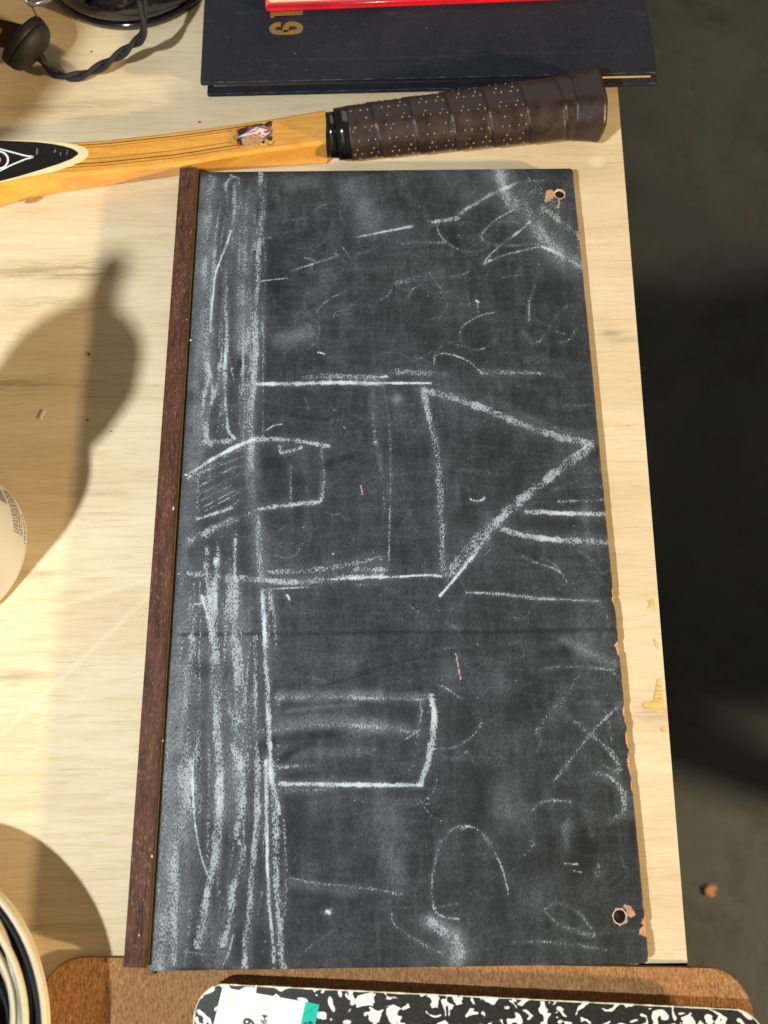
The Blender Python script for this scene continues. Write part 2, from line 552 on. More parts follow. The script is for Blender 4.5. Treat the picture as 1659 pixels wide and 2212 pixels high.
# top veneer: a fine grid in the part that is in view so stains can be laid on it, plain beyond
nx0 = np.arange(-0.16, 0.2301, 0.002)
U = np.concatenate([[-0.75, -0.45], nx0, [0.232]])
Vv = np.concatenate([np.linspace(-0.42, -0.04, 4), np.arange(-0.03, 0.602, 0.002), [0.70, 0.80]])
iy0 = int(np.argmin(np.abs(Vv - e_lo[1])))
Vv[iy0] = e_lo[1]
extra = 12
NXg = len(U) + extra
verts, stain, pale = [], [], []
STAINS = [  # centre in the view, half sizes, strength
    (150, 585, 130, 26, .9), (60, 590, 90, 20, .7), (90, 655, 90, 14, .55), (165, 660, 40, 16, .6), (90, 235, 150, 26, .55), (200, 225, 110, 18, .6),
    (300, 220, 120, 16, .35), (190, 255, 60, 8, .6), (60, 830, 120, 14, .8), (150, 830, 90, 12, .6), (130, 818, 60, 12, .6),
    (200, 1065, 60, 7, .5), (90, 1240, 40, 7, .7), (30, 1460, 60, 8, .7), (1320, 720, 30, 10, .8), (1345, 735, 40, 7, .7), (1300, 690, 14, 14, .35),
    (1410, 1540, 40, 22, .45), (380, 700, 30, 9, .3), (300, 1560, 60, 8, .3), (120, 2000, 130, 9, .4), (240, 1880, 50, 6, .35),
    (420, 215, 120, 10, .35), (620, 232, 90, 9, .3)]
SC = [(at(x, y), w * 0.00026, h * 0.00026, s) for x, y, w, h, s in STAINS]
ring_c = at(1288, 350)
for y in Vv:
    xe = e_lo[0] + dx[0] * (y - e_lo[1])
    row = list(U) + [0.232 + (xe - 0.232) * (i + 1) / extra for i in range(extra)]
    for x in row:
        verts.append((x, y, 0.0))
V = np.array(verts)
stain = np.zeros(len(V))
for c_, w, h, s in SC:
    stain = np.maximum(stain, s * np.exp(-(((V[:, 0] - c_[0]) / w) ** 2 + ((V[:, 1] - c_[1]) / h) ** 2)))
ang = np.hypot((V[:, 0] - ring_c[0]) / 0.0045, (V[:, 1] - ring_c[1]) / 0.0035)
pale = np.clip(0.55 * np.exp(-((ang - 0.6) / 0.5) ** 2), 0, 1) * (ang < 2.0)
for a_, b_ in (((0, 1590), (350, 1260)), ((20, 2240 - 900), (330, 1250)), ((245, 1230), (120, 1260))):
    A, B = at(*a_)[:2], at(*b_)[:2]
    d = B - A
    t = np.clip(((V[:, :2] - A) @ d) / (d @ d), 0, 1)
    dist = np.linalg.norm(V[:, :2] - A - t[:, None] * d, axis=1)
    pale = np.maximum(pale, 0.30 * np.exp(-(dist / 0.0011) ** 2))
faces = []
for j in range(len(Vv) - 1):
    for i in range(NXg - 1):
        if Vv[j + 1] <= e_lo[1] + 1e-9 and i >= len(U) - 1:
            continue
        a_ = j * NXg + i
        faces.append((a_, a_ + 1, a_ + 1 + NXg, a_ + NXg))
ven = mesh('top_veneer', verts, faces, 'plywood', table)
for nm, arr in (('stain', stain), ('pale', pale)):
    at_ = ven.data.attributes.new(nm, 'FLOAT', 'POINT')
    at_.data.foreach_set('value', arr.astype(np.float32))
for x, y in ((-0.7, -0.37), (0.17, -0.37), (-0.7, 0.74), (0.22, 0.74)):
    prism('leg', [(x, y), (x + .045, y), (x + .045, y + .045), (x, y + .045)], FLOOR, -0.018, 'pine', table, 0.002)
# torn veneer along the free edge
Z8 = zoomer(1400, 2300, 1300)
for poly in ([(1440, 600), (1500, 590), (1520, 480), (1532, 475), (1552, 648), (1500, 640), (1462, 632)],
             [(1470, 82), (1500, 78), (1502, 122), (1470, 122), (1480, 100)],
             [(1500, 270), (1520, 300), (1522, 330), (1508, 312)],
             [(1536, 720), (1556, 716), (1562, 750), (1545, 742)]):
    flat('torn_veneer', [at(*Z8(*q)) for q in poly], 0.0001, 'torn_wood', table)
for x, y, r, m_ in ((431, 264, .0011, 'red_paint'), (189, 908, .0009, 'red_paint'), (240, 932, .0006, 'red_paint'), (198, 112, .0009, 'red_paint')):
    p = at(x, y)
    flat('paint_fleck', [(p[0] + r * (1 + .4 * math.sin(3 * t)) * math.cos(t), p[1] + .7 * r * math.sin(t)) for t in np.linspace(0, 6.28, 9)[:-1]], 0.0001, m_, table)

# ------------------------------------------------------------------ chalkboard
ZB = 0.008
BLc, BRc, TRc, TLc = at(320.5, 2100, ZB), at(1405, 2084, ZB), at(1239, 362, ZB), at(430, 370, ZB)
board = thing('chalkboard', (0.11, 0.21, 0.003), 'worn black chalkboard with white chalk scribbles and a brown wooden rail', 'chalkboard')
NU, NV = 450, 850
uu = np.linspace(0, 1, NU)
vv = np.linspace(0, 1, NV)
Ug, Vg = np.meshgrid(uu, vv)
bl, br, tr, tl = (q[:2] for q in (BLc, BRc, TRc, TLc))
# edge wear: the free long edge is nibbled
wear = np.zeros(NV)
yv = vv * 0.425
def nib(yc, hw, d):
    global wear
    wear = np.maximum(wear, d * np.clip(1.25 - np.abs((yv - yc) / hw) ** 2, 0, 1))
def by(py):
    return (at(1330, py, ZB)[1] - bl[1])
for py, hw, d in ((1290, .005, .0008), (1405, .0035, .0016), (1545, .005, .0010), (1600, .004, .0014), (1655, .005, .0013), (1700, .003, .0008), (2015, .0022, .0028)):
    nib(by(py), hw, d)
nz = np.cumsum(rng.normal(0, 1, NV))
nz = np.convolve(nz - np.linspace(nz[0], nz[-1], NV), np.ones(9) / 9, 'same')
jit = np.convolve(rng.normal(0, 1, NV), np.ones(7) / 7, 'same')
wear_n = wear * (1 + 0.5 * jit)
edge_in = 0.00022 * np.abs(jit) + 0.00003 * np.abs(nz)
r_c = 0.0030
for yc in (0, 0.425):
    d = np.abs(yv - yc)
    q = np.clip(r_c - d, 0, r_c)
    edge_in += r_c - np.sqrt(np.maximum(r_c ** 2 - q ** 2, 0))
Wd = br[0] - bl[0]
fx = 1 - edge_in / Wd
Ux = Ug * fx[:, None]
X = (bl[0] * (1 - Ux) + br[0] * Ux) * (1 - Vg) + (tl[0] * (1 - Ux) + tr[0] * Ux) * Vg
Y = (bl[1] * (1 - Ux) + br[1] * Ux) * (1 - Vg) + (tl[1] * (1 - Ux) + tr[1] * Ux) * Vg
dr = (1 - Ug) * Wd
dl = Ug * Wd
db = Vg * 0.425
dt = (1 - Vg) * 0.425
def drop(d, r):
    q = np.clip(r - d, 0, r)
    return r - np.sqrt(np.maximum(r * r - q * q, 0))
Zg = ZB - drop(dr, .0012) - drop(db, .0016) - drop(dt, .0010) - drop(dl, .0006)
Zg += 0.00018 * np.exp(-((Vg - (by(1362) / .425)) / 0.004) ** 2) * -1
# bare, torn edge: step down where the black skin is gone
bare = ((dr < wear_n[:, None]) & (dr < .004)).astype(float)
Zg -= 0.0009 * bare * (dr < wear_n[:, None] * .9)
# photograph coordinates of each grid point, to lay the drawing on the board
rel = np.stack([X - CAM[0], Y - CAM[1], np.full_like(X, ZB) - CAM[2]], -1) @ CROT
PX = 829.5 + FPX * rel[..., 0] / -rel[..., 2]
PY = 1106 - FPX * rel[..., 1] / -rel[..., 2]

def vnoise(sx, sy, seed):
    r_ = np.random.default_rng(seed)
    gy, gx_ = int(0.425 / sy) + 3, int(Wd / sx) + 3
    G = r_.random((gy, gx_))
    fy = Vg * 0.425 / sy
    fx_ = Ug * Wd / sx
    iy, ix = fy.astype(int), fx_.astype(int)
    ty, tx = fy - iy, fx_ - ix
    ty = ty * ty * (3 - 2 * ty)
    tx = tx * tx * (3 - 2 * tx)
    return (G[iy, ix] * (1 - tx) + G[iy, ix + 1] * tx) * (1 - ty) + (G[iy + 1, ix] * (1 - tx) + G[iy + 1, ix + 1] * tx) * ty
N1 = vnoise(.004, .010, 1)
N2 = vnoise(.0015, .004, 2)
N3 = vnoise(.02, .03, 3)
N4 = vnoise(.012, .022, 14)
N5 = vnoise(.0022, .0030, 15)
modu = 0.22 + 0.55 * N1 + 0.35 * N2 + 0.42 * N4
chalk_inv = np.ones_like(X)
dust_inv = np.ones_like(X)
wipe = np.zeros_like(X)
pink = np.zeros_like(X)

def dist_poly(P, pad):
    P = np.array(P, float)
    x0, y0 = P.min(0) - pad
    x1, y1 = P.max(0) + pad
    rows = np.where((PY.max(1) > y0) & (PY.min(1) < y1))[0]
    cols = np.where((PX.max(0) > x0) & (PX.min(0) < x1))[0]
    if not len(rows) or not len(cols):
        return None
    sl = (slice(rows[0], rows[-1] + 1), slice(cols[0], cols[-1] + 1))
    qx, qy = PX[sl], PY[sl]
    best = np.full(qx.shape, 1e9)
    for i in range(len(P) - 1):
        a, b = P[i], P[i + 1]
        d = b - a
        L = d @ d + 1e-9
        t = np.clip(((qx - a[0]) * d[0] + (qy - a[1]) * d[1]) / L, 0, 1)
        best = np.minimum(best, np.hypot(qx - a[0] - t * d[0], qy - a[1] - t * d[1]))
    return sl, best

def stroke(z, pts, w, i, layer='c', soft=None):
    s = z(1, 0)[0] - z(0, 0)[0]
    P = [z(*p) for p in pts]
    if len(P) == 1:
        P = P * 2
    elif len(P) > 2:
        P = [tuple(q) for q in catmull(P, 4)]
    hw = max(w * s * (0.58 if w > 24 else 0.5), 0.9)
    gain = min(1.0, w * s * 0.5 / 0.9 + 0.25)
    r = dist_poly(P, hw * 2.2)
    if r is None:
        return
    sl, d = r
    if layer == 'c':
        i = i ** 0.84
        f = np.exp(-(d / (hw * (.62 + .55 * N5[sl]))) ** 4) * i * gain
        mm = np.clip(modu[sl] * 1.08, 0.55, 1.2)
        f = np.clip(f * (mm + (1 - mm) * max(0, (i - .8) * 4)), 0, 0.98)
        old = 1 - chalk_inv[sl]
        chalk_inv[sl] = 1 - np.clip(np.maximum(old, f) + .30 * np.minimum(old, f) * (1 - np.maximum(old, f)), 0, .985)
        g_ = np.exp(-(d / (hw * 1.5)) ** 2) * i * 0.20
        dust_inv[sl] *= 1 - g_
    elif layer == 'd':
        dust_inv[sl] *= 1 - (.45 if len(pts) == 1 else .75) * i * np.exp(-(d / hw) ** 2 * 1.6) * np.clip(0.5 + 0.9 * N1[sl], 0, 1.2).clip(0, 1)
    elif layer == 'w':
        wipe[sl] = np.maximum(wipe[sl], i * np.clip((1.55 - d / hw) / 1.2, 0, 1) * np.clip(.35 + 1.1 * N1[sl], 0, 1))
    elif layer == 'p':
        f = np.clip((1.3 - d / hw) / 0.4, 0, 1) * i
        chalk_inv[sl] *= 1 - f
        pink[sl] = np.maximum(pink[sl], f)

A_ = zoomer(600, 600, 900)
B_ = zoomer(1500, 600, 1100)
C_ = zoomer(600, 1400, 900)
D_ = zoomer(1400, 1400, 1200)
E_ = zoomer(500, 2300, 1000)
F_ = zoomer(1400, 2300, 1300)
G_ = zoomer(400, 3000, 1000)
H_ = zoomer(1400, 3000, 1300)
S = []
def add(z, *items):
    for it in items:
        S.append((z,) + it)
S.append((lambda p, q: (p, q), [(447, 400), (425, 760), (400, 1200), (375, 1600), (345, 2080)], 46, .42, 'd'))
S.append((lambda p, q: (p, q), [(405, 1300), (385, 1600), (365, 2060)], 80, .30, 'd'))
add(A_,
    ([(440, 190), (410, 400), (390, 700), (375, 1000), (375, 1300), (385, 1450), (410, 1650)], 72, .52),
    ([(430, 250), (380, 800), (370, 1500)], 190, .5, 'd'),
    ([(570, 570), (545, 650), (490, 790), (455, 900), (440, 1050), (425, 1200), (420, 1300)], 22, .9),
    ([(600, 235), (600, 400), (580, 520)], 28, .6), ([(500, 360), (470, 520), (450, 640)], 22, .45),
    ([(590, 170), (540, 220), (530, 270)], 30, .55), ([(565, 165), (630, 185)], 16, .8),
    ([(545, 980), (530, 1140), (540, 1250), (535, 1400), (530, 1530), (520, 1650)], 28, .78),
    ([(510, 1250), (500, 1500), (490, 1650)], 22, .5), ([(560, 1480), (575, 1580), (590, 1650)], 20, .65),
    ([(660, 420), (650, 800), (640, 1000), (650, 1250), (670, 1420)], 120, .36),
    ([(670, 300), (640, 800), (660, 1400)], 170, .45, 'd'),
    ([(785, 155), (790, 300), (795, 450), (775, 600), (765, 850), (760, 1000), (745, 1200), (745, 1400), (735, 1650)], 52, .60),
    ([(825, 200), (815, 480)], 16, .5), ([(800, 155), (785, 210)], 26, .7),
    ([(780, 935), (980, 912)], 13, .92), ([(860, 890), (960, 875)], 9, .4), ([(770, 630), (860, 617)], 9, .6),
    ([(1010, 860), (1100, 830), (1180, 805), (1340, 750)], 17, .78), ([(1105, 765), (1190, 790)], 11, .7),
    ([(1320, 730), (1345, 750)], 20, .7), ([(1350, 760), (1490, 855)], 9, .5), ([(1380, 690), (1430, 760), (1480, 830)], 11, .6),
    ([(1395, 745), (1440, 725)], 8, .6), ([(1475, 615), (1540, 605), (1659, 580)], 22, .68),
    ([(1190, 1160), (1240, 1100), (1310, 1050), (1400, 1010)], 13, .5), ([(1340, 1190), (1440, 1110), (1540, 1040)], 10, .42),
    ([(1430, 970), (1570, 900)], 9, .36), ([(1030, 1035), (1150, 960)], 8, .3), ([(950, 500), (1130, 470)], 11, .45),
    ([(820, 300), (980, 330)], 9, .42), ([(1150, 510), (1250, 610)], 9, .32), ([(840, 600), (1100, 560)], 12, .28),
    ([(1200, 1450), (1250, 1462)], 13, .9), ([(820, 730), (835, 900)], 22, .3), ([(960, 360), (970, 480)], 26, .32),
    ([(900, 1370), (1140, 1310)], 110, .55, 'd'), ([(1250, 950)], 260, .5, 'd'), ([(1450, 250), (1600, 500)], 240, .55, 'd'),
    ([(1000, 230), (1150, 200)], 120, .4, 'd'), ([(1100, 1250)], 280, .3, 'd'), ([(640, 1530), (640, 1600)], 110, .9, 'w'), ([(870, 700), (860, 1000)], 120, .7, 'w'),
    ([(350, 140), (1659, 130)], 60, .75, 'w'), ([(870, 390)], 70, .6, 'w'), ([(1130, 600)], 90, .6, 'w'))
add(B_,
    ([(0, 475), (185, 438)], 20, .88),
    ([(700, 95), (735, 250), (850, 350), (950, 480), (1060, 590), (1190, 670)], 95, .52),
    ([(700, 95), (850, 350), (1060, 590), (1190, 670)], 190, .5, 'd'),
    ([(960, 560), (1050, 600), (1120, 640), (1200, 685)], 30, .78), ([(860, 290), (960, 470), (1000, 540)], 24, .5),
    ([(960, 330), (1080, 420), (1190, 510)], 44, .54), ([(705, 100), (720, 230)], 34, .5),
    ([(760, 160), (900, 230), (1050, 400), (1180, 600)], 170, .36), ([(470, 360), (600, 280), (710, 225), (800, 185)], 28, .74),
    ([(800, 185), (880, 172), (990, 165)], 11, .42), ([(305, 415), (455, 390)], 26, .78),
    ([(330, 430), (350, 490), (400, 540), (470, 580), (560, 590), (640, 560)], 15, .5),
    ([(790, 340), (690, 395), (600, 485), (615, 530), (690, 552)], 15, .62), ([(690, 552), (780, 555), (880, 545), (940, 545)], 11, .56),
    ([(700, 500), (690, 420), (760, 410), (830, 425)], 14, .4),
    ([(890, 410), (800, 485), (700, 560), (630, 630), (615, 660)], 19, .78), ([(615, 660), (650, 645), (720, 615), (850, 580), (940, 560)], 15, .62),
    ([(640, 642), (650, 640)], 20, .97), ([(125, 545), (200, 535), (380, 535)], 22, .48),
    ([(95, 775), (180, 755), (290, 720), (370, 705)], 26, .42), ([(290, 720), (330, 775), (355, 810)], 9, .58),
    ([(160, 860), (190, 810), (270, 780)], 13, .52), ([(275, 800), (280, 855)], 11, .5), ([(310, 870), (360, 830)], 8, .3),
    ([(425, 560), (432, 700)], 10, .42), ([(400, 740), (500, 720), (525, 690), (520, 650)], 13, .48), ([(505, 815), (530, 915)], 11, .45),
    ([(565, 880), (580, 890)], 16, .99), ([(572, 890), (578, 950)], 7, .6), ([(720, 742), (840, 727)], 9, .52),
    ([(930, 730), (900, 830), (880, 900), (880, 1000)], 22, .44), ([(1110, 910), (1060, 950), (1030, 990)], 13, .45),
    ([(840, 1060), (880, 1110), (930, 1130), (1000, 1050)], 24, .34), ([(1160, 1040), (1120, 1110), (1060, 1130)], 15, .45),
    ([(1040, 1065), (1095, 1078)], 11, .62), ([(680, 950), (600, 965), (530, 1000), (480, 1040), (470, 1100), (500, 1150), (560, 1172), (610, 1165)], 11, .55),
    ([(610, 1165), (680, 1120), (710, 1060)], 9, .3), ([(400, 1130), (490, 1150)], 14, .36),
    ([(320, 1260), (320, 1210), (370, 1195), (430, 1203), (520, 1240), (570, 1285), (600, 1310)], 16, .62),
    ([(0, 1335), (40, 1330)], 15, .92), ([(60, 1300), (300, 1310)], 55, .30), ([(600, 1315), (900, 1310), (1080, 1325)], 22, .42),
    ([(850, 1240), (1100, 1245)], 30, .26), ([(940, 700), (1100, 620)], 60, .22), ([(480, 360), (580, 390)], 12, .35),
    ([(130, 250), (250, 330), (290, 430)], 30, .24), ([(350, 60), (550, 230)], 200, .25, 'd'), ([(100, 400)], 200, .3, 'd'),
    ([(230, 850), (230, 1000)], 120, .6, 'w'), ([(700, 830)], 160, .55, 'w'), ([(1010, 800), (1060, 880)], 150, .45, 'w'), ([(600, 1100)], 120, .5, 'w'))
add(C_,
    ([(760, 205), (1000, 205), (1400, 195), (1659, 205)], 36, .88), ([(1100, 160), (1300, 150), (1659, 160)], 48, .48), ([(600, 220), (760, 210)], 34, .42),
    ([(735, 0), (740, 180), (725, 300), (705, 450), (720, 600), (715, 750), (725, 900), (735, 1100), (770, 1300), (780, 1450), (790, 1600)], 62, .56),
    ([(735, 0), (705, 450), (725, 900), (790, 1600)], 120, .4, 'd'),
    ([(400, 60), (410, 180), (380, 250), (365, 400), (375, 500), (395, 600), (420, 650)], 44, .62), ([(430, 200), (440, 300), (400, 450), (400, 580)], 32, .6),
    ([(530, 0), (530, 150), (530, 300), (540, 450), (550, 540), (595, 600)], 28, .75), ([(480, 60), (465, 250), (420, 350)], 26, .55), ([(580, 50), (590, 170)], 20, .55),
    ([(380, 630), (500, 625), (560, 620)], 46, .58), ([(345, 250), (340, 500), (340, 750)], 30, .42), ([(330, 200), (330, 780)], 120, .4, 'd'),
    ([(265, 880), (300, 840), (450, 745), (600, 665), (730, 610)], 34, .88), ([(280, 900), (600, 690), (720, 640)], 60, .35),
    ([(740, 610), (900, 605), (1050, 620), (1280, 655)], 40, .66), ([(1225, 680), (1235, 760), (1245, 850), (1240, 950), (1225, 1050)], 34, .58),
    ([(770, 1115), (900, 1095), (1050, 1080), (1210, 1060)], 38, .72), ([(1005, 780), (1005, 1060)], 20, .5),
    ([(270, 1340), (400, 1275), (550, 1210), (740, 1140)], 58, .64), ([(260, 1370), (420, 1290)], 60, .4),
    ([(925, 660), (940, 705), (1050, 680), (1080, 665)], 34, .72),
    ([(330, 860), (660, 730)], 14, .5), ([(340, 950), (600, 805)], 14, .5), ([(350, 900), (640, 800)], 13, .42), ([(380, 1130), (680, 965)], 14, .55),
    ([(370, 1100), (560, 1000), (660, 960)], 14, .5), ([(380, 1160), (560, 1100), (640, 1040)], 14, .5), ([(320, 1190), (450, 1150), (580, 1105)], 20, .66),
    ([(320, 1180), (560, 1120)], 22, .5), ([(330, 880), (325, 1180)], 34, .36), ([(350, 1000), (620, 870)], 13, .42), ([(360, 1050), (650, 905)], 13, .4), ([(690, 780), (685, 960)], 15, .5),
    ([(480, 960)], 260, .45, 'd'), ([(820, 545), (880, 510), (940, 497)], 11, .78), ([(1110, 310), (1135, 390)], 16, .48),
    ([(1010, 430), (1150, 455), (1270, 465)], 30, .95, 'w'), ([(1250, 800), (1340, 760), (1440, 730)], 52, 1.0, 'w'), ([(1060, 910)], 90, .85, 'w'), ([(930, 960)], 90, .8, 'w'),
    ([(640, 930)], 80, .8, 'w'), ([(840, 760), (900, 800)], 120, .6, 'w'), ([(640, 90)], 110, .9, 'w'),
    ([(1515, 945), (1522, 1005)], 12, .9, 'p'),
    ([(385, 1400), (390, 1500), (400, 1650), (420, 1843)], 46, .76), ([(460, 1480), (460, 1600), (440, 1700), (440, 1843)], 42, .75),
    ([(600, 1340), (595, 1450), (600, 1600)], 36, .66), ([(480, 1450), (480, 1500)], 32, .5), ([(610, 1280), (600, 1350)], 40, .4), ([(560, 1480), (520, 1540)], 30, .5),
    ([(260, 1580), (350, 1590), (480, 1605), (650, 1615), (800, 1630), (1000, 1645), (1150, 1640), (1300, 1620), (1500, 1605), (1659, 1600)], 50, .62),
    ([(1300, 1625), (1659, 1605)], 28, .9), ([(850, 1570), (1100, 1560), (1300, 1540), (1500, 1495), (1659, 1465)], 44, .5),
    ([(1000, 1600), (1659, 1550)], 90, .28), ([(800, 1700), (950, 1690), (1140, 1680)], 15, .62), ([(800, 1700), (795, 1780), (805, 1843)], 22, .82), ([(850, 1700), (855, 1843)], 32, .6), ([(580, 1640), (580, 1843)], 100, .5),
    ([(1310, 1440), (1312, 1442)], 17, .99), ([(1095, 1248), (1100, 1248)], 13, .75), ([(770, 1208), (774, 1210)], 15, .9), ([(985, 1735), (995, 1775)], 15, .95), ([(1000, 1360), (1025, 1365)], 8, .8), ([(500, 1315), (506, 1317)], 16, .85),
    ([(890, 1450), (970, 1470), (1040, 1440), (1090, 1360)], 17, .42), ([(1150, 1300), (1200, 1240)], 12, .35), ([(1190, 1360), (1190, 1420)], 20, .3),
    ([(355, 1740), (375, 1800), (385, 1843)], 22, .99), ([(280, 1810), (360, 1800)], 13, .8),
    ([(1590, 270), (1600, 480), (1620, 620), (1650, 750), (1655, 830)], 24, .40), ([(1610, 630), (1620, 632)], 20, .8), ([(270, 340), (262, 860)], 14, .3), ([(930, 1260), (980, 1230)], 14, .32),
    ([(520, 1560)], 80, .6, 'w'), ([(290, 1440)], 90, .6, 'w'), ([(380, 1230), (560, 1150)], 30, .5, 'w'), ([(280, 300)], 90, .7, 'w'))
add(D_,
    ([(0, 150), (200, 150), (410, 150)], 19, .9), ([(0, 120), (170, 115)], 24, .62), ([(220, 85), (350, 95), (480, 105)], 38, .38),
    ([(370, 185), (400, 330), (430, 450), (450, 600), (460, 750), (465, 900), (475, 1160)], 44, .56), ([(365, 175), (395, 330)], 24, .5),
    ([(380, 190), (500, 220), (650, 270), (800, 330), (950, 390), (1100, 440), (1220, 470), (1290, 480)], 48, .66),
    ([(1280, 500), (1150, 590), (1000, 710), (880, 810), (760, 910)], 58, .64), ([(1285, 475), (1150, 565)], 18, .8), ([(760, 910), (660, 1005), (580, 1095), (500, 1195)], 72, .52), ([(720, 985), (660, 1060), (560, 1190)], 34, .6),
    ([(640, 1090), (560, 1190), (510, 1250), (460, 1308)], 22, .88), ([(930, 852), (1000, 852), (1150, 860), (1365, 862)], 31, .82), ([(1110, 795), (1250, 790), (1360, 785)], 22, .5), ([(950, 800), (1100, 795)], 12, .35),
    ([(800, 945), (880, 970), (1050, 1000), (1200, 1010), (1380, 1015)], 39, .74), ([(740, 950), (800, 920)], 24, .4),
    ([(150, 160), (175, 300), (190, 500), (190, 700), (185, 900), (180, 1150)], 12, .52), ([(100, 180), (105, 400), (120, 520), (150, 700), (155, 860)], 22, .36), ([(105, 470), (112, 472)], 18, .82),
    ([(0, 1205), (200, 1205), (380, 1195), (465, 1202)], 18, .9), ([(0, 1165), (160, 1165)], 32, .62), ([(0, 1140), (140, 1100)], 26, .42), ([(95, 1055), (95, 1080)], 8, .6),
    ([(0, 1250), (130, 1250), (220, 1295)], 22, .38), ([(220, 240), (228, 235)], 60, .85, 'd'), ([(625, 782), (655, 792), (690, 785), (703, 772)], 13, .99),
    ([(1130, 268), (1255, 270)], 12, .4), ([(900, 1085), (960, 1120), (1100, 1170), (1150, 1230)], 15, .52), ([(1010, 1105), (1070, 1125), (1110, 1170)], 9, .42),
    ([(1215, 1060), (1280, 1110), (1340, 1180)], 15, .42), ([(700, 1090), (740, 1050)], 9, .42), ([(600, 1290), (800, 1300), (1000, 1325), (1180, 1330), (1325, 1335)], 20, .52),
    ([(1250, 850), (1260, 1000)], 90, .45, 'd'), ([(1265, 650), (1290, 760)], 24, .34), ([(1060, 740), (1250, 660)], 12, .3), ([(1250, 715), (1340, 712)], 12, .42), ([(1190, 930), (1190, 980)], 40, .3),
    ([(650, 200), (800, 260), (1000, 360), (1250, 460)], 26, .3), ([(700, 80), (1120, 105)], 26, .36), ([(450, 160), (600, 175)], 20, .3), ([(640, 360), (740, 350)], 30, .24), ([(270, 300), (380, 230)], 50, .22),
    ([(200, 400), (420, 420)], 12, .26), ([(480, 600), (800, 660)], 20, .18), ([(1040, 1150), (1280, 1140)], 30, .18), ([(1120, 1240), (1150, 1300)], 40, .22),
    ([(780, 480)], 220, .5, 'w'), ([(860, 680)], 160, .5, 'w'), ([(290, 520)], 140, .6, 'w'), ([(560, 880)], 130, .6, 'w'), ([(1310, 520)], 60, .9, 'w'), ([(860, 250), (1200, 380)], 60, .4, 'w'), ([(1340, 1290)], 60, .8, 'w'), ([(950, 910), (1300, 930)], 60, .5, 'w'))
add(E_,
    ([(420, 350), (430, 450), (410, 600), (400, 750), (400, 900), (390, 1050), (390, 1200), (400, 1400), (430, 1493)], 62, .60), ([(430, 1200), (437, 1400), (440, 1493)], 14, .9),
    ([(370, 600), (340, 1000), (330, 1493)], 190, .62, 'd'),
    ([(500, 100), (540, 200), (570, 350), (575, 500), (580, 650), (585, 800), (590, 950), (600, 1100), (605, 1250), (600, 1493)], 70, .70), ([(490, 75), (510, 150), (530, 230)], 20, .97),
    ([(560, 0), (565, 200)], 76, .72), ([(700, 0), (690, 200), (700, 300)], 100, .5),
    ([(700, 350), (720, 550), (720, 700), (730, 850), (720, 1000), (700, 1050), (740, 1200), (740, 1350), (750, 1493)], 62, .56), ([(740, 420), (750, 560)], 34, .5), ([(660, 700), (690, 900)], 60, .4),
    ([(840, 350), (840, 600), (840, 800), (840, 950), (850, 1100), (850, 1300), (860, 1493)], 36, .62),
    ([(885, 50), (890, 200), (900, 400), (915, 600), (920, 800), (930, 950), (935, 1100), (940, 1250), (970, 1350), (990, 1493)], 40, .78),
    ([(940, 60), (960, 200), (970, 400), (965, 600)], 30, .48), ([(985, 750), (990, 1200)], 32, .4), ([(905, 1150), (905, 1493)], 20, .72), ([(480, 850), (480, 1200), (480, 1493)], 30, .34),
    ([(700, 200), (720, 800), (700, 1493)], 200, .4, 'd'), ([(560, 400), (590, 1493)], 150, .4, 'd'),
    ([(960, 745), (1100, 745), (1300, 735), (1659, 745)], 36, .50), ([(1000, 725), (1659, 725)], 70, .5, 'd'),
    ([(870, 960), (1000, 955), (1150, 930), (1300, 915), (1659, 930)], 44, .46), ([(1000, 940), (1300, 890), (1659, 920)], 110, .5, 'd'),
    ([(970, 1195), (1100, 1190), (1220, 1195)], 32, .58), ([(1000, 1305), (1150, 1305), (1400, 1310), (1659, 1310)], 36, .95), ([(1000, 1345), (1300, 1340)], 44, .42),
    ([(1100, 1120), (1600, 1090)], 90, .35, 'd'), ([(1050, 830), (1300, 800), (1500, 790)], 30, .35, 'd'),
    ([(900, 1050), (1000, 1010), (1150, 990), (1350, 980)], 50, .95, 'w'), ([(1000, 1150), (1080, 1100), (1180, 1050)], 34, .95, 'w'), ([(340, 330), (860, 325), (1659, 315)], 22, .8, 'w'),
    ([(1250, 670), (1450, 620), (1659, 555)], 10, 1.0, 'w'), ([(1280, 310), (1320, 390)], 12, .9, 'w'), ([(490, 560)], 110, .7, 'w'), ([(860, 1050), (870, 1200)], 40, .8, 'w'),
    ([(1180, 610), (1305, 632)], 8, .6), ([(1040, 70), (1060, 100)], 15, .97), ([(415, 135), (500, 125)], 13, .8), ([(450, 190), (435, 270)], 8, .5), ([(430, 150), (425, 200)], 12, .5), ([(840, 130), (780, 200)], 30, .35))
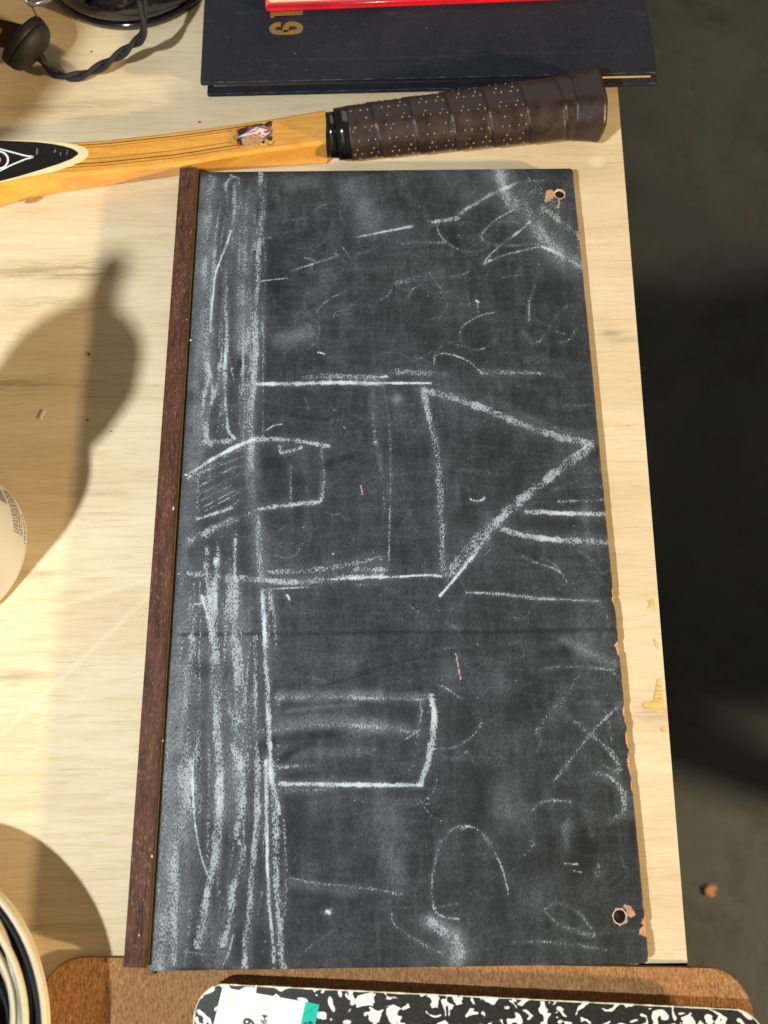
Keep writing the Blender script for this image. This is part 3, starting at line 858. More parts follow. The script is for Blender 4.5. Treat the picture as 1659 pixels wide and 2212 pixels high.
add(F_,
    ([(0, 575), (150, 575), (345, 578)], 20, .56), ([(0, 560), (345, 565)], 50, .5, 'd'), ([(0, 715), (150, 720), (240, 735), (315, 745)], 30, .5), ([(0, 710), (240, 730)], 70, .5, 'd'), ([(240, 785), (315, 740)], 14, .45),
    ([(380, 565), (395, 650), (390, 750), (375, 850), (350, 940), (332, 990)], 38, .9), ([(0, 1010), (150, 1010), (330, 1010)], 26, .97),
    ([(330, 590), (325, 700), (305, 800), (290, 900), (270, 950)], 26, .42), ([(250, 900), (260, 950)], 50, .25), ([(0, 1085), (200, 1085), (385, 1085)], 32, .30), ([(200, 1100), (370, 1105)], 8, .42), ([(340, 1025), (400, 1026)], 8, .3),
    ([(640, 690), (590, 760), (500, 820), (400, 825)], 16, .5), ([(400, 850), (500, 880), (560, 840)], 11, .45), ([(380, 490), (450, 520), (530, 575)], 13, .52), ([(610, 490), (645, 540), (610, 575)], 11, .42),
    ([(360, 345), (400, 330), (490, 318)], 14, .4), ([(560, 840), (610, 920)], 11, .36), ([(655, 560), (660, 640)], 22, .22), ([(450, 460)], 180, .4, 'd'), ([(540, 380), (565, 420)], 9, .4),
    ([(503, 350), (515, 410), (528, 478)], 9, .9, 'p'), ([(915, 437), (980, 420), (1100, 415), (1250, 428), (1295, 432)], 15, .56), ([(1190, 420), (1250, 424)], 16, .6),
    ([(1000, 985), (1050, 920), (1150, 790), (1250, 680), (1345, 590)], 22, .54), ([(905, 750), (980, 650), (1060, 560), (1120, 460)], 30, .38), ([(1010, 610), (1100, 690), (1180, 750)], 34, .34),
    ([(1180, 750), (1250, 810), (1300, 880), (1330, 930), (1310, 960)], 24, .62), ([(1245, 905), (1300, 940), (1330, 910), (1300, 850), (1270, 820)], 16, .58), ([(1200, 950), (1270, 965), (1320, 1010), (1345, 1080), (1350, 1149)], 30, .5),
    ([(1280, 430), (1340, 490)], 16, .42), ([(1200, 590), (1260, 650), (1290, 800)], 20, .34), ([(1120, 600), (1180, 590)], 12, .45), ([(1220, 600), (1230, 680)], 44, .25), ([(1310, 560), (1330, 760)], 24, .25), ([(1150, 500), (1250, 560)], 50, .22),
    ([(1050, 280), (1180, 350), (1300, 400)], 60, .6, 'd'), ([(1050, 335)], 60, .9, 'w'), ([(600, 40), (800, 55), (1000, 75), (1225, 85)], 15, .55), ([(930, 1100), (980, 1090), (1080, 1097)], 15, .45), ([(910, 1115), (880, 1149)], 12, .3),
    ([(600, 1010), (608, 1149)], 128, .95, 'w'), ([(1230, 100), (1270, 190), (1240, 290), (1230, 390)], 18, .32), ([(1180, 250)], 240, .4, 'd'), ([(720, 500)], 200, .35, 'd'), ([(800, 630)], 140, .6, 'w'), ([(400, 640), (640, 760)], 120, .3, 'w'),
    ([(0, 240), (600, 240), (1300, 225)], 20, .75, 'w'), ([(0, 450), (150, 410), (325, 370)], 8, 1.0, 'w'), ([(740, 300), (850, 285)], 24, .3), ([(980, 835), (1060, 815)], 12, .35), ([(450, 190), (520, 230)], 18, .3), ([(270, 110), (330, 150)], 20, .34), ([(750, 340), (800, 380)], 9, .35))
add(G_,
    ([(545, 0), (530, 300), (490, 600), (460, 900), (430, 1200), (400, 1340)], 110, .54), ([(520, 200), (440, 900), (390, 1340)], 260, .68, 'd'), ([(590, 0), (590, 200)], 32, .6),
    ([(590, 130), (600, 300), (625, 500), (660, 650), (710, 775)], 16, .95), ([(480, 600), (470, 1300)], 54, .58), ([(400, 1000), (385, 1350)], 60, .5), ([(570, 300), (540, 650)], 40, .4),
    ([(770, 0), (765, 300), (750, 500), (725, 680), (690, 850), (660, 1050), (630, 1200)], 62, .68), ([(910, 0), (930, 250), (890, 400), (880, 500), (920, 560), (890, 720), (850, 850), (845, 980), (820, 1100), (790, 1200)], 48, .62),
    ([(770, 850), (790, 1000), (770, 1200)], 46, .34), ([(780, 1150), (740, 1300)], 90, .3), ([(700, 1000), (800, 1320)], 220, .4, 'd'),
    ([(1020, 0), (1015, 300), (1010, 480), (980, 700), (970, 950), (945, 1150), (940, 1340)], 50, .70), ([(1075, 0), (1080, 300), (1080, 600), (1090, 800), (1100, 1000), (1120, 1200), (1125, 1310)], 26, .82),
    ([(1110, 0), (1130, 300), (1140, 600), (1150, 900), (1165, 1100), (1170, 1250), (1195, 1345)], 56, .67), ([(1190, 380), (1205, 700), (1195, 1000)], 26, .5), ([(1050, 850), (1030, 950), (1005, 1060)], 12, .55), ([(860, 1130), (835, 1230), (800, 1320)], 17, .66),
    ([(1190, 200), (1500, 180)], 28, .36), ([(1230, 760), (1400, 790), (1659, 820)], 24, .50), ([(1250, 800), (1650, 860)], 70, .3, 'd'), ([(1470, 975), (1485, 985)], 32, .99), ([(1460, 990), (1500, 960)], 14, .8),
    ([(1510, 950), (1490, 1150)], 44, .26), ([(1280, 1270), (1400, 1180), (1500, 1110)], 24, .28), ([(540, 1240), (700, 1260)], 16, .4), ([(1600, 1060), (1620, 1130)], 40, .25),
    ([(340, 1366), (560, 1366), (900, 1362), (1659, 1350)], 9, .6), ([(350, 1364), (480, 1366)], 16, .8), ([(1190, 1348), (1200, 1350)], 20, .99), ([(1120, 1350), (1128, 1350)], 14, .95), ([(700, 1364), (740, 1364)], 14, .85),
    ([(640, 900), (600, 1200)], 60, .5, 'w'), ([(960, 600), (940, 700)], 50, .4, 'w'), ([(1300, 480)], 200, .4, 'w'), ([(1330, 900), (1300, 1250)], 160, .5, 'w'), ([(1050, 1100), (1060, 1300)], 50, .6, 'w'), ([(900, 1100), (890, 1300)], 60, .6, 'w'))
add(H_,
    ([(450, 385), (490, 335), (550, 322), (620, 345), (680, 420), (730, 520), (755, 600), (770, 670)], 15, .55), ([(430, 400), (400, 500), (385, 600), (385, 680), (400, 750), (450, 780), (520, 790)], 15, .66), ([(480, 345), (580, 325)], 24, .55), ([(400, 735), (520, 710)], 18, .36), ([(640, 370), (680, 410)], 24, .45),
    ([(370, 800), (430, 830), (490, 880), (520, 950), (500, 1000)], 80, .95, 'd'), ([(380, 810), (500, 870)], 60, .9, 'd'), ([(500, 880), (520, 980)], 90, .9, 'd'), ([(375, 805), (480, 880), (500, 960)], 62, .62), ([(500, 890), (535, 970)], 62, .66), ([(490, 985), (505, 1000)], 24, .7), ([(400, 850), (430, 870)], 16, .7),
    ([(950, 740), (1000, 710), (1060, 720), (1130, 770), (1180, 830), (1200, 870), (1170, 880), (1080, 840), (1000, 800), (950, 750)], 13, .5), ([(1020, 820), (1130, 850), (1200, 870)], 22, .52), ([(1120, 750), (1190, 840)], 16, .4),
    ([(800, 905), (950, 905), (1100, 920), (1280, 950)], 20, .44), ([(0, 630), (100, 640), (240, 670)], 24, .46), ([(250, 355), (310, 455)], 10, .36), ([(1260, 70), (1330, 120), (1355, 190), (1340, 260), (1280, 290)], 28, .55), ([(1300, 100), (1345, 160)], 40, .35),
    ([(1000, 90), (1060, 20)], 18, .5), ([(890, 240), (940, 200), (1010, 190), (1080, 200)], 15, .5), ([(1010, 110), (960, 160)], 20, .3), ([(340, 220), (380, 270), (440, 300)], 11, .4), ([(1050, 510), (1115, 515)], 13, .66), ([(1090, 545), (1135, 555)], 12, .6), ([(1340, 500), (1365, 540)], 12, .42), ([(1220, 520), (1215, 570)], 34, .36), ([(1170, 260), (1230, 300)], 50, .26),
    ([(180, 760), (200, 820), (280, 880), (380, 940), (450, 965)], 18, .42), ([(20, 790), (80, 820), (150, 810)], 18, .3), ([(290, 900), (430, 950)], 40, .24), ([(1200, 860), (1340, 855)], 12, .35), ([(880, 400), (900, 420)], 24, .36), ([(1180, 345), (1190, 375)], 24, .4), ([(1300, 640), (1330, 620)], 16, .4), ([(650, 460), (650, 490)], 12, .4),
    ([(985, 410), (950, 500)], 110, .85, 'w'), ([(1130, 420), (1150, 500)], 130, .8, 'w'), ([(605, 80), (615, 270)], 130, .98, 'w'), ([(560, 560), (480, 640)], 130, .5, 'w'), ([(1390, 330), (1400, 480)], 70, .85, 'w'), ([(1320, 650)], 60, .8, 'w'), ([(60, 540)], 120, .5, 'w'), ([(850, 500)], 90, .5, 'w'),
    ([(700, 200), (760, 250)], 200, .4, 'd'), ([(150, 260), (200, 560)], 160, .35, 'd'), ([(1060, 330), (1060, 420)], 70, .5, 'd'), ([(900, 680)], 160, .3, 'd'), ([(400, 960)], 160, .4, 'd'))
for it in S:
    stroke(*it)
# dense dry scribble filling the strip beside the rail, and faint older drawing elsewhere
rs = random.Random(5)
for n_ in range(120):
    top = n_ % 5 < 2
    y0 = rs.uniform(385, 800) if top else rs.uniform(1160, 1950)
    L_ = rs.uniform(70, 330)
    y1 = min(y0 + L_, 960 if top else 2085)
    t = rs.random()
    def xx(y):
        lft = 440 - (y - 380) * .062
        return lft + t * (595 - lft - 20)
    b_ = rs.uniform(-10, 10)
    stroke(lambda p, q: (p, q), [(xx(y0), y0), (xx((y0 + y1) / 2) + b_, (y0 + y1) / 2), (xx(y1) + rs.uniform(-6, 6), y1)], rs.uniform(4, 12), rs.uniform(.26, .50))
for n_ in range(110):
    x, y = rs.uniform(620, 1300), rs.uniform(390, 800) if n_ % 2 else rs.uniform(400, 2040)
    a_, R_ = rs.uniform(0, 6.28), rs.uniform(18, 75)
    arc_ = rs.uniform(.8, 3.4)
    stroke(lambda p, q: (p, q), [(x + R_ * math.cos(a_ + arc_ * i / 6), y + R_ * .8 * math.sin(a_ + arc_ * i / 6)) for i in range(7)], rs.uniform(3.0, 5.5), rs.uniform(.18, .36))
# scattered short scratches and flecks
for n_ in range(420):
    x = random.uniform(440, 1340)
    y = random.uniform(380, 2060)
    a_ = random.gauss(0.3, 1.0)
    L_ = random.uniform(8, 46)
    stroke(lambda p, q: (p, q), [(x, y), (x + L_ * math.cos(a_), y - L_ * math.sin(a_) * .7)], random.uniform(2.0, 4.0), random.uniform(.10, .34))
for n_ in range(70):
    x = random.uniform(440, 1340)
    y = random.uniform(380, 2060)
    stroke(lambda p, q: (p, q), [(x, y), (x + 1, y + 1)], random.uniform(2, 4), random.uniform(.5, .9))
chalk = np.clip(1 - chalk_inv, 0, 1)
dust = np.clip((1 - dust_inv) * 0.9 * (.7 + .6 * vnoise(.0022, .007, 8)) + 0.10 * vnoise(.008, .03, 9) * vnoise(.003, .009, 5), 0, 1)

# holes and torn patches
hole_a = at(*zoomer(2080, 650, 270)(760, 700), ZB)
hole_b = at(*zoomer(2350, 3500, 300)(500, 605), ZB)
HR = 0.0030
def in_poly(P):
    ins = np.zeros(PX.shape, bool)
    for i in range(len(P)):
        (x0, y0), (x1, y1) = P[i - 1], P[i]
        cnd = ((y0 > PY) != (y1 > PY)) & (PX < (x1 - x0) * (PY - y0) / (y1 - y0 + 1e-12) + x0)
        ins ^= cnd
    return ins
za, zb = zoomer(2080, 650, 270), zoomer(2350, 3500, 300)
for z, poly in ((za, [(395, 890), (410, 760), (440, 620), (540, 590), (610, 620), (650, 740), (570, 820), (440, 905)]),
                (za, [(715, 820), (755, 820), (760, 960), (760, 1040), (690, 1050), (720, 960)]),
                (zb, [(575, 370), (620, 335), (740, 390), (820, 500), (842, 560), (760, 635), (690, 590), (640, 450)]),
                (zb, [(1130, 1440), (1110, 1500), (1140, 1560), (1080, 1590), (1020, 1650), (1200, 1690), (1200, 1440)]),
                (zb, [(980, 650), (970, 740), (1020, 800), (1140, 830), (1140, 560), (1040, 570), (1030, 660)])):
    bare = np.maximum(bare, in_poly([z(*p) for p in poly]).astype(float))
flatX, flatY, flatZ = X.ravel().copy(), Y.ravel().copy(), Zg.ravel().copy()
kill = np.zeros(flatX.shape, bool)
for h in (hole_a, hole_b):
    d = np.hypot(flatX - h[0], flatY - h[1])
    ringm = (d < HR * 1.14) & (d > HR * 0.86)
    flatX[ringm] = h[0] + (flatX[ringm] - h[0]) / d[ringm] * HR
    flatY[ringm] = h[1] + (flatY[ringm] - h[1]) / d[ringm] * HR
    kill |= d <= HR * 0.86
    rag_ = HR + 0.0006 + 0.0003 * np.sin(np.arctan2(Y - h[1], X - h[0]) * 7) + 0.0004 * (N2 - .5)
    bare = np.maximum(bare, (np.hypot(X - h[0], Y - h[1]) < rag_).astype(float) * 0.9)
idx = np.arange(NU * NV).reshape(NV, NU)
q = np.stack([idx[:-1, :-1], idx[:-1, 1:], idx[1:, 1:], idx[1:, :-1]], -1).reshape(-1, 4)
q = q[~kill[q].any(1)]
me = bpy.data.meshes.new('writing_surface')
me.vertices.add(NU * NV)
me.vertices.foreach_set('co', np.stack([flatX, flatY, flatZ], 1).astype(np.float32).ravel())
me.loops.add(len(q) * 4)
me.loops.foreach_set('vertex_index', q.astype(np.int32).ravel())
me.polygons.add(len(q))
me.polygons.foreach_set('loop_start', np.arange(0, len(q) * 4, 4, dtype=np.int32))
me.update(calc_edges=True)
me.polygons.foreach_set('use_smooth', np.ones(len(q), bool))
for nm, arr in (('chalk', chalk), ('dust', dust), ('wipe', np.clip(wipe, 0, 1)), ('bare', bare), ('pink', pink)):
    a_ = me.attributes.new(nm, 'FLOAT', 'POINT')
    a_.data.foreach_set('value', arr.astype(np.float32).ravel())
me.materials.append(MAT['chalkboard'])
link(bpy.data.objects.new('writing_surface', me), board)
# the hardboard core under the skin, with the two drilled holes
ring_pts = []
for i in range(NV - 1, -1, -8):
    ring_pts.append((X[i, -1] - 0.0003, Y[i, -1]))
core_outline = [(bl[0], bl[1] + .0004)] + [(br[0] - .003, br[1] + .0004)] + ring_pts[::-1][2:-2] + [(tr[0] - .003, tr[1] - .0004), (tl[0], tl[1] - .0004)]
prism('panel_core', core_outline, 0.0030, 0.0062, 'board_edge', board)
def tube_ring(name, c_, r0, r1, z0, z1, mat):
    n = 28
    vs_, fs = [], []
    for r, z in ((r0, z0), (r0, z1), (r1, z1 + .00012)):
        for s in range(n):
            a = 2 * math.pi * s / n
            rr = r * (1 + (0.015 * math.sin(5 * a) + .02 * math.sin(11 * a) if r == r1 else 0))
            vs_.append((c_[0] + rr * math.cos(a), c_[1] + rr * math.sin(a), z))
    for i in range(2):
        for s in range(n):
            t = (s + 1) % n
            fs.append((i * n + s, i * n + t, (i + 1) * n + t, (i + 1) * n + s))
    mesh(name, vs_, fs, mat, board)
for h in (hole_a, hole_b):
    tube_ring('hole_rim', h, HR * .97, HR + .0003, 0.0063, ZB, 'hole_paper')
    lathe('hole_bottom', [(HR * 1.02, 0), (HR * 1.02, .0004)], 'dark_fleck', board, 20, Matrix.Translation((h[0], h[1], 0.0062)))
# rail
r_tl, r_bl = at(388, 361, .0125), at(265.5, 2090, .0125)
rw = 0.0100
rb0, rt0 = np.array([r_bl[0], r_bl[1]]), np.array([r_tl[0], r_tl[1]])
rail = prism('rail', [rb0, rb0 + (rw, -.0004), rt0 + (rw, .0004), rt0], 0.0030, 0.0125, 'rail_wood', board, 0.0006, 2)
prism('rail_tongue', [rb0 + (.0004, .001), rb0 + (.0010, -.0030), rb0 + (.004, -.0044), rb0 + (.0095, -.0048), rb0 + (.0115, -.0052), rb0 + (.0122, -.0035), rb0 + (.0118, .001)], 0.0031, 0.0066, 'rail_end', board, 0.0007)
prism('rail_lip', [rb0 + (rw - .0002, .0012), rb0 + (rw + .0003, .0012), rt0 + (rw + .0003, -.001), rt0 + (rw - .0002, -.001)], 0.0065, 0.0108, 'rail_lip', board)
for px_, py_, r in ((401, 1026, .0007), (393, 1400, .0005), (375, 1098, .0009), (412, 735, .0006), (386, 1240, .0004), (352, 1600, .0005), (328, 1850, .0006), (404, 690, .0004), (300, 2020, .0005)):
    p = at(px_, py_, .0125)
    flat('nick', [(p[0] + r * (1 + .5 * math.sin(2.3 * t + py_)) * math.cos(t) * .7, p[1] + r * (1 + .4 * math.cos(3 * t + py_)) * math.sin(t)) for t in np.linspace(0, 6.28, 10)[:-1]], .01246, 'hole_paper', rail)
for y0, y1, x0, x1 in ((0.02, 0.41, 0.002, 0.012), (0.02, 0.41, 0.205, 0.217)):
    prism('back_batten', [(x0, y0), (x1, y0), (x1, y1), (x0, y1)], 0.0, 0.0031, 'pine', board)

# ------------------------------------------------------------------ clipboard
ct0, ct1 = at(147.7, 2068, .003), at(1535, 2091.5, .003)
u_ = (ct1 - ct0)[:2] / np.linalg.norm((ct1 - ct0)[:2])
n_ = np.array([u_[1], -u_[0]])
cl = ct0[:2] - u_ * .0105
cr = cl + u_ * (at(1626, 2150, .003)[0] - cl[0])
clip = thing('clipboard', (*(cl + n_ * .1 + u_ * .15), 0.0), 'worn brown hardboard clipboard under the marbled notebook', 'clipboard')
prism('backing_board', rounded([cl, cl + n_ * .229, cr + n_ * .229, cr], [.017, .017, .017, .0185], 8), 0.0001, 0.0030, 'clipboard_board', clip, 0.0005, 2)
cm = cr * .5 + cl * .5 + n_ * .215
prism('clip_plate', rounded([cr + n_ * .08 - u_ * .028, cr + n_ * .15 - u_ * .028, cr + n_ * .15 - u_ * .004, cr + n_ * .08 - u_ * .004], .004), 0.0030, 0.0045, 'chrome', clip, 0.0004)

# ------------------------------------------------------------------ marbled notebook
ZN = 0.0135
zn = zoomer(740, 3780, 620)
n0, n1 = at(*zn(250, 245), ZN), at(1600, 2180, ZN)
u2 = (n1 - n0)[:2] / np.linalg.norm((n1 - n0)[:2])
v2 = np.array([u2[1], -u2[0]])
o0 = n0[:2] - u2 * .0065
o1 = o0 + u2 * .2475
book = thing('composition_notebook', (*(o0 + u2 * .12 + v2 * .1), 0.003), 'black and white marbled composition notebook with a white sticker', 'notebook')
outl = rounded([o0, o0 + v2 * .19, o1 + v2 * .19, o1], [.0125, .001, .001, .0125], 8)
ins = rounded([o0 + u2 * .012 + v2 * .014, o0 + v2 * .1895 + u2 * .012, o1 + v2 * .1895 - u2 * .012, o1 - u2 * .012 + v2 * .014], [.010, .001, .001, .010], 8)
prism('back_cover', ins, 0.0031, 0.0038, 'marbled_cover', book)
prism('pages', ins, 0.0038, ZN - .0009, 'page_edge', book)
prism('front_cover', outl, ZN - .0009, ZN, 'marbled_cover', book, 0.00025, 1)
# rubbed pale edge of the cover board
edge_pts = [p for p in rounded([o0 + v2 * .00025 + u2 * .00025, o0 + v2 * .10 + u2 * .00025, o1 + v2 * .10 - u2 * .00025, o1 - u2 * .00025 + v2 * .00025], [.0123, 0, 0, .0123], 10)]
loop = edge_pts[11:] + edge_pts[:11]
vv_, ff_ = [], []
ordered = [o0 + v2 * .06] + edge_pts[:11][::1]
left_part = [o0 + u2 * .00025 + v2 * .03] + list(edge_pts[:11])
right_part = list(edge_pts[-11:])
if np.linalg.norm(left_part[1] - left_part[0]) > np.linalg.norm(left_part[-1] - left_part[0]):
    left_part = [left_part[0]] + left_part[1:][::-1]
if np.linalg.norm(right_part[0] - left_part[-1]) > np.linalg.norm(right_part[-1] - left_part[-1]):
    right_part = right_part[::-1]
path = left_part + [left_part[-1] * (1 - t) + right_part[0] * t for t in np.linspace(.02, .98, 60)] + right_part
wd = [0.0002 + 0.0006 * abs(math.sin(i * 1.7) * math.sin(i * .61 + 1)) for i in range(len(path))]
ribbon('rubbed_edge', path, wd, ZN, 'paper_edge', book, 0.00005)
stk = thing('price_sticker', at(*zn(700, 500), ZN), 'white sticker with a teal stripe and numbers on the notebook', 'sticker')
sA, sB, sC = (at(*zn(*p), ZN)[:2] for p in ((365, 285), (1240, 440), (270, 674)))
sd = (sC - sA) / np.linalg.norm(sC - sA) * 0.060
sr = at(*zn(1385, 468), ZN)[:2]
label_sheet = prism('paper', [sA, sA + sd, sB + sd, sB], ZN + .00002, ZN + .00022, 'white_sticker', stk)
teal = prism('teal_stripe', [sB, sB + sd, sr + sd, sr], ZN + .00002, ZN + .00023, 'teal_print', stk)
# creases pressed in the sticker
for P in ([(388, 320), (450, 420), (510, 515)], [(870, 400), (840, 560)], [(620, 345), (625, 380)]):
    ribbon('crease', [at(*zn(*p), ZN) for p in P], 0.00022, ZN + .00018, 'paper_edge', label_sheet, 0.00009)
ribbon('crease', [at(*zn(*p), ZN) for p in ((1225, 580), (1290, 530), (1350, 485))], 0.00018, ZN + .0002, 'print_ink', teal, 0.00008)

def digits(name, text, x, y, height, rot, z, mat, parent, bold=0.03, sx=1.0):
    cu = bpy.data.curves.new(name, 'FONT')
    cu.body = text
    cu.size = 1.0
    cu.offset = bold
    cu.resolution_u = 4
    cu.extrude = 0.00001
    tmp = bpy.data.objects.new('tmp_text', cu)
    scene.collection.objects.link(tmp)
    bpy.context.view_layer.update()
    m_ = bpy.data.meshes.new_from_object(tmp.evaluated_get(bpy.context.evaluated_depsgraph_get()))
    bpy.data.objects.remove(tmp)
    n = len(m_.vertices)
    co = np.zeros(n * 3)
    m_.vertices.foreach_get('co', co)
    co = co.reshape(-1, 3)
    co[:, :2] -= co[:, :2].min(0)
    s = height / co[:, 1].max()
    lx, ly = co[:, 0] * s * sx, co[:, 1] * s
    c_, s_ = math.cos(rot), math.sin(rot)
    zz = z + (co[:, 2] > 0) * 0.00004
    m_.vertices.foreach_set('co', np.stack([x + lx * c_ - ly * s_, y + lx * s_ + ly * c_, zz], 1).ravel())
    m_.materials.clear()
    m_.materials.append(MAT[mat])
    return link(bpy.data.objects.new(name, m_), parent)
rot_l = math.atan2(*(-(sd)[::-1])) 
def text_end(name, text, end_px, base_px, bold, sx):
    """text reading up the sticker: its right end at end_px, baseline through base_px"""
    e = at(*zn(*end_px), ZN)[:2]
    b = at(*zn(*base_px), ZN)[:2]
    h = np.linalg.norm(b - e)
    o = digits(name, text, 0, 0, h, 0, ZN + .00024, 'print_ink', label_sheet, bold, sx)
    n = len(o.data.vertices)
    co = np.zeros(n * 3)
    o.data.vertices.foreach_get('co', co)
    co = co.reshape(-1, 3)
    ru = -sd / np.linalg.norm(sd)                     # reading direction: up the sticker
    rn = np.array([-ru[1], ru[0]])                    # glyph up
    w = co[:, 0].max()
    xy = b + (co[:, 0:1] - w) * ru + co[:, 1:2] * rn
    o.data.vertices.foreach_set('co', np.concatenate([xy, co[:, 2:]], 1).ravel())
text_end('large_number', '9', (592, 600), (722, 630), 0.03, 0.9)
text_end('small_number', '064', (780, 565), (848, 580), 0.015, 0.95)
for P, r in (([(1240, 665), (1250, 640)], .0006), ([(1290, 668), (1300, 672)], .0011)):
    p = at(*zn(*P[0]), ZN)
    flat('printed_mark', [(p[0] + r * math.cos(t), p[1] + r * .9 * math.sin(t)) for t in np.linspace(0, 6.28, 10)[:-1]], ZN + .00022, 'print_ink', teal)

# ------------------------------------------------------------------ navy yearbook
b0, b1 = at(448.5, 209, .001), at(1418, 186, .001)
ub = (b1 - b0)[:2] / np.linalg.norm((b1 - b0)[:2])
vb = np.array([-ub[1], ub[0]])
B0, B1 = b0[:2], b1[:2]
T0, T1 = at(432, 179, .014)[:2], at(1420, 157, .014)[:2]
yb = thing('navy_book', (*(B0 + ub * .14 + vb * .1), 0.0), 'large dark navy clothbound book with gold numerals overhanging the table edge', 'book')
D = .215
prism('back_cover', rounded([B0, B1, B1 + vb * D, B0 + vb * D], .0012, 3), 0.0002, 0.0030, 'navy_cloth', yb, 0.0007)
prism('pages', [B0 + ub * .004 + vb * .0056, B1 - ub * .004 + vb * .0050, B1 - ub * .004 + vb * (D - .003), B0 + ub * .004 + vb * (D - .003)], 0.0030, 0.0112, 'page_edge', yb)
prism('front_cover', rounded([T0, T1, T1 + vb * D, T0 + vb * D], .0012, 3), 0.0112, 0.0140, 'navy_cloth', yb, 0.0007)
prism('spine', [B0 + vb * (D - .002), B1 + vb * (D - .002), B1 + vb * (D + .002), B0 + vb * (D + .002)], 0.0003, 0.0139, 'navy_cloth', yb, 0.0008)
for (p, q_), z in (((T0, T1), .01372), ((B0, B1), .00272)):
    pts = [p * (1 - t) + q_ * t + vb * .00035 for t in np.linspace(.004, .996, 150)]
    ribbon('scuffed_edge', pts, [.00008 + .00030 * max(0, math.sin(i * .37) * math.sin(i * .91 + 2) + .25) for i in range(150)], z, 'scuff', yb, .0001)
zg = zoomer(700, 0, 1000)
pts = [at(*zg(x, y), .014) for x, y in ((400, 398), (700, 392), (1000, 386), (1300, 380), (1659, 371))] + [at(*zoomer(1600, 0, 1100)(x, y), .014) for x, y in ((500, 322), (900, 314), (1250, 300))]
ribbon('hinge_crease', pts, 0.00020, .014, 'faint_scuff', yb, .00008)
for x, y, r in ((765, 350, .0005), (1625, 183, .0005), (840, 460, .0003)):
    p = at(*zg(x, y), .014)
    flat('scuff_spot', [(p[0] + r * math.cos(t) * .7, p[1] + r * 1.3 * math.sin(t)) for t in np.linspace(0, 6.28, 8)[:-1]], .01402, 'scuff', yb)
z6 = zoomer(1040, 0, 300)
P6 = catmull([(365, 535), (300, 535), (220, 560), (175, 620), (215, 685), (320, 708), (470, 706), (640, 700), (745, 672), (785, 612), (745, 552), (640, 520), (540, 527), (478, 580), (470, 640), (490, 690)], 6)
s6 = (z6(1, 0)[0] - z6(0, 0)[0]) * 0.000272
ribbon('gold_numeral', [at(*z6(*p), .0141) for p in P6], 138 * s6, .01402, 'gold_foil', yb, .00008)
v1 = [at(*z6(*p), .0141)[:2] for p in ((135, 388), (205, 388), (235, 352), (840, 322), (840, 230), (130, 262))]
prism('gold_numeral', v1, .01402, .0141, 'gold_foil', yb)

# red framed panel on the yearbook
ZR = .0142
f0, f1 = at(*zg(577, 84), ZR), at(1249, 1, ZR)
ur = (f1 - f0)[:2] / np.linalg.norm((f1 - f0)[:2])
vr = np.array([-ur[1], ur[0]])
R0 = f0[:2]
R1 = R0 + ur * .205
tray = thing('red_framed_panel', (*(R0 + ur * .1 + vr * .07), .014), 'cream panel in a glossy red frame lying on the navy book', 'framed panel')
HH = .14
rim = 0.0020
prism('frame_base', rounded([R0, R1, R1 + vr * HH, R0 + vr * HH], .0012, 4), ZR, ZR + .0036, 'red_cover', tray, .0012, 3)
for a_, b_ in (((0, 0), (.205, 0)), ((.205, 0), (.205, HH)), ((.205, HH), (0, HH)), ((0, HH), (0, 0))):
    p = [R0 + ur * q[0] + vr * q[1] for q in (a_, b_)]
    cc = R0 + ur * .1025 + vr * HH / 2
    ins_ = []
    for q in p:
        d = cc - q
        ins_.append(q + ur * math.copysign(.0009, d @ ur) + vr * math.copysign(.0009, d @ vr))
    tube('rim', [(*ins_[0], ZR + .0036), (*((ins_[0] + ins_[1]) / 2), ZR + .0036), (*ins_[1], ZR + .0036)], .0009, 'red_cover', tray, 10)
prism('cream_insert', rounded([R0 + ur * rim + vr * .0042, R1 - ur * rim + vr * .0042, R1 - ur * rim + vr * (HH - rim), R0 + ur * rim + vr * (HH - rim)], .002, 5), ZR + .0030, ZR + .0039, 'cream_panel', tray)

# ------------------------------------------------------------------ tennis racket
racket = thing('tennis_racket', (0.05, 0.44, 0.0), 'old wooden tennis racket with brown leather grip above the chalkboard', 'racket')
# shaft stations: back top edge, front top edge, front foot in the view and the height of the top
ST = [((704, 235), (704, 307), (706, 352.5), .0200), ((640, 246), (640, 316), (640, 357), .0180), ((562, 258.5), (562, 325.7), (562, 362), .0165), ((470, 272), (470, 341), (470, 369), .0158), ((384, 283.5), (384, 355.5), (384, 379), .0155),
      ((300, 293), (300, 364.5), (300, 391), .0155), ((230, 300.7), (230, 371.6), (230, 400.6), .0155), ((125, 307), (125, 379), (125, 417), .0155), ((55, 304.2), (55, 383), (55, 430.5), .0155), ((0, 301), (0, 393.7), (0, 446.6), .0155)]
secs = []
for bk, fr, ft, z in ST:
    pb, pf, pt = at(*bk, z), at(*fr, z), at(*ft, .0012)
    secs.append((pb, pf, pt, z))
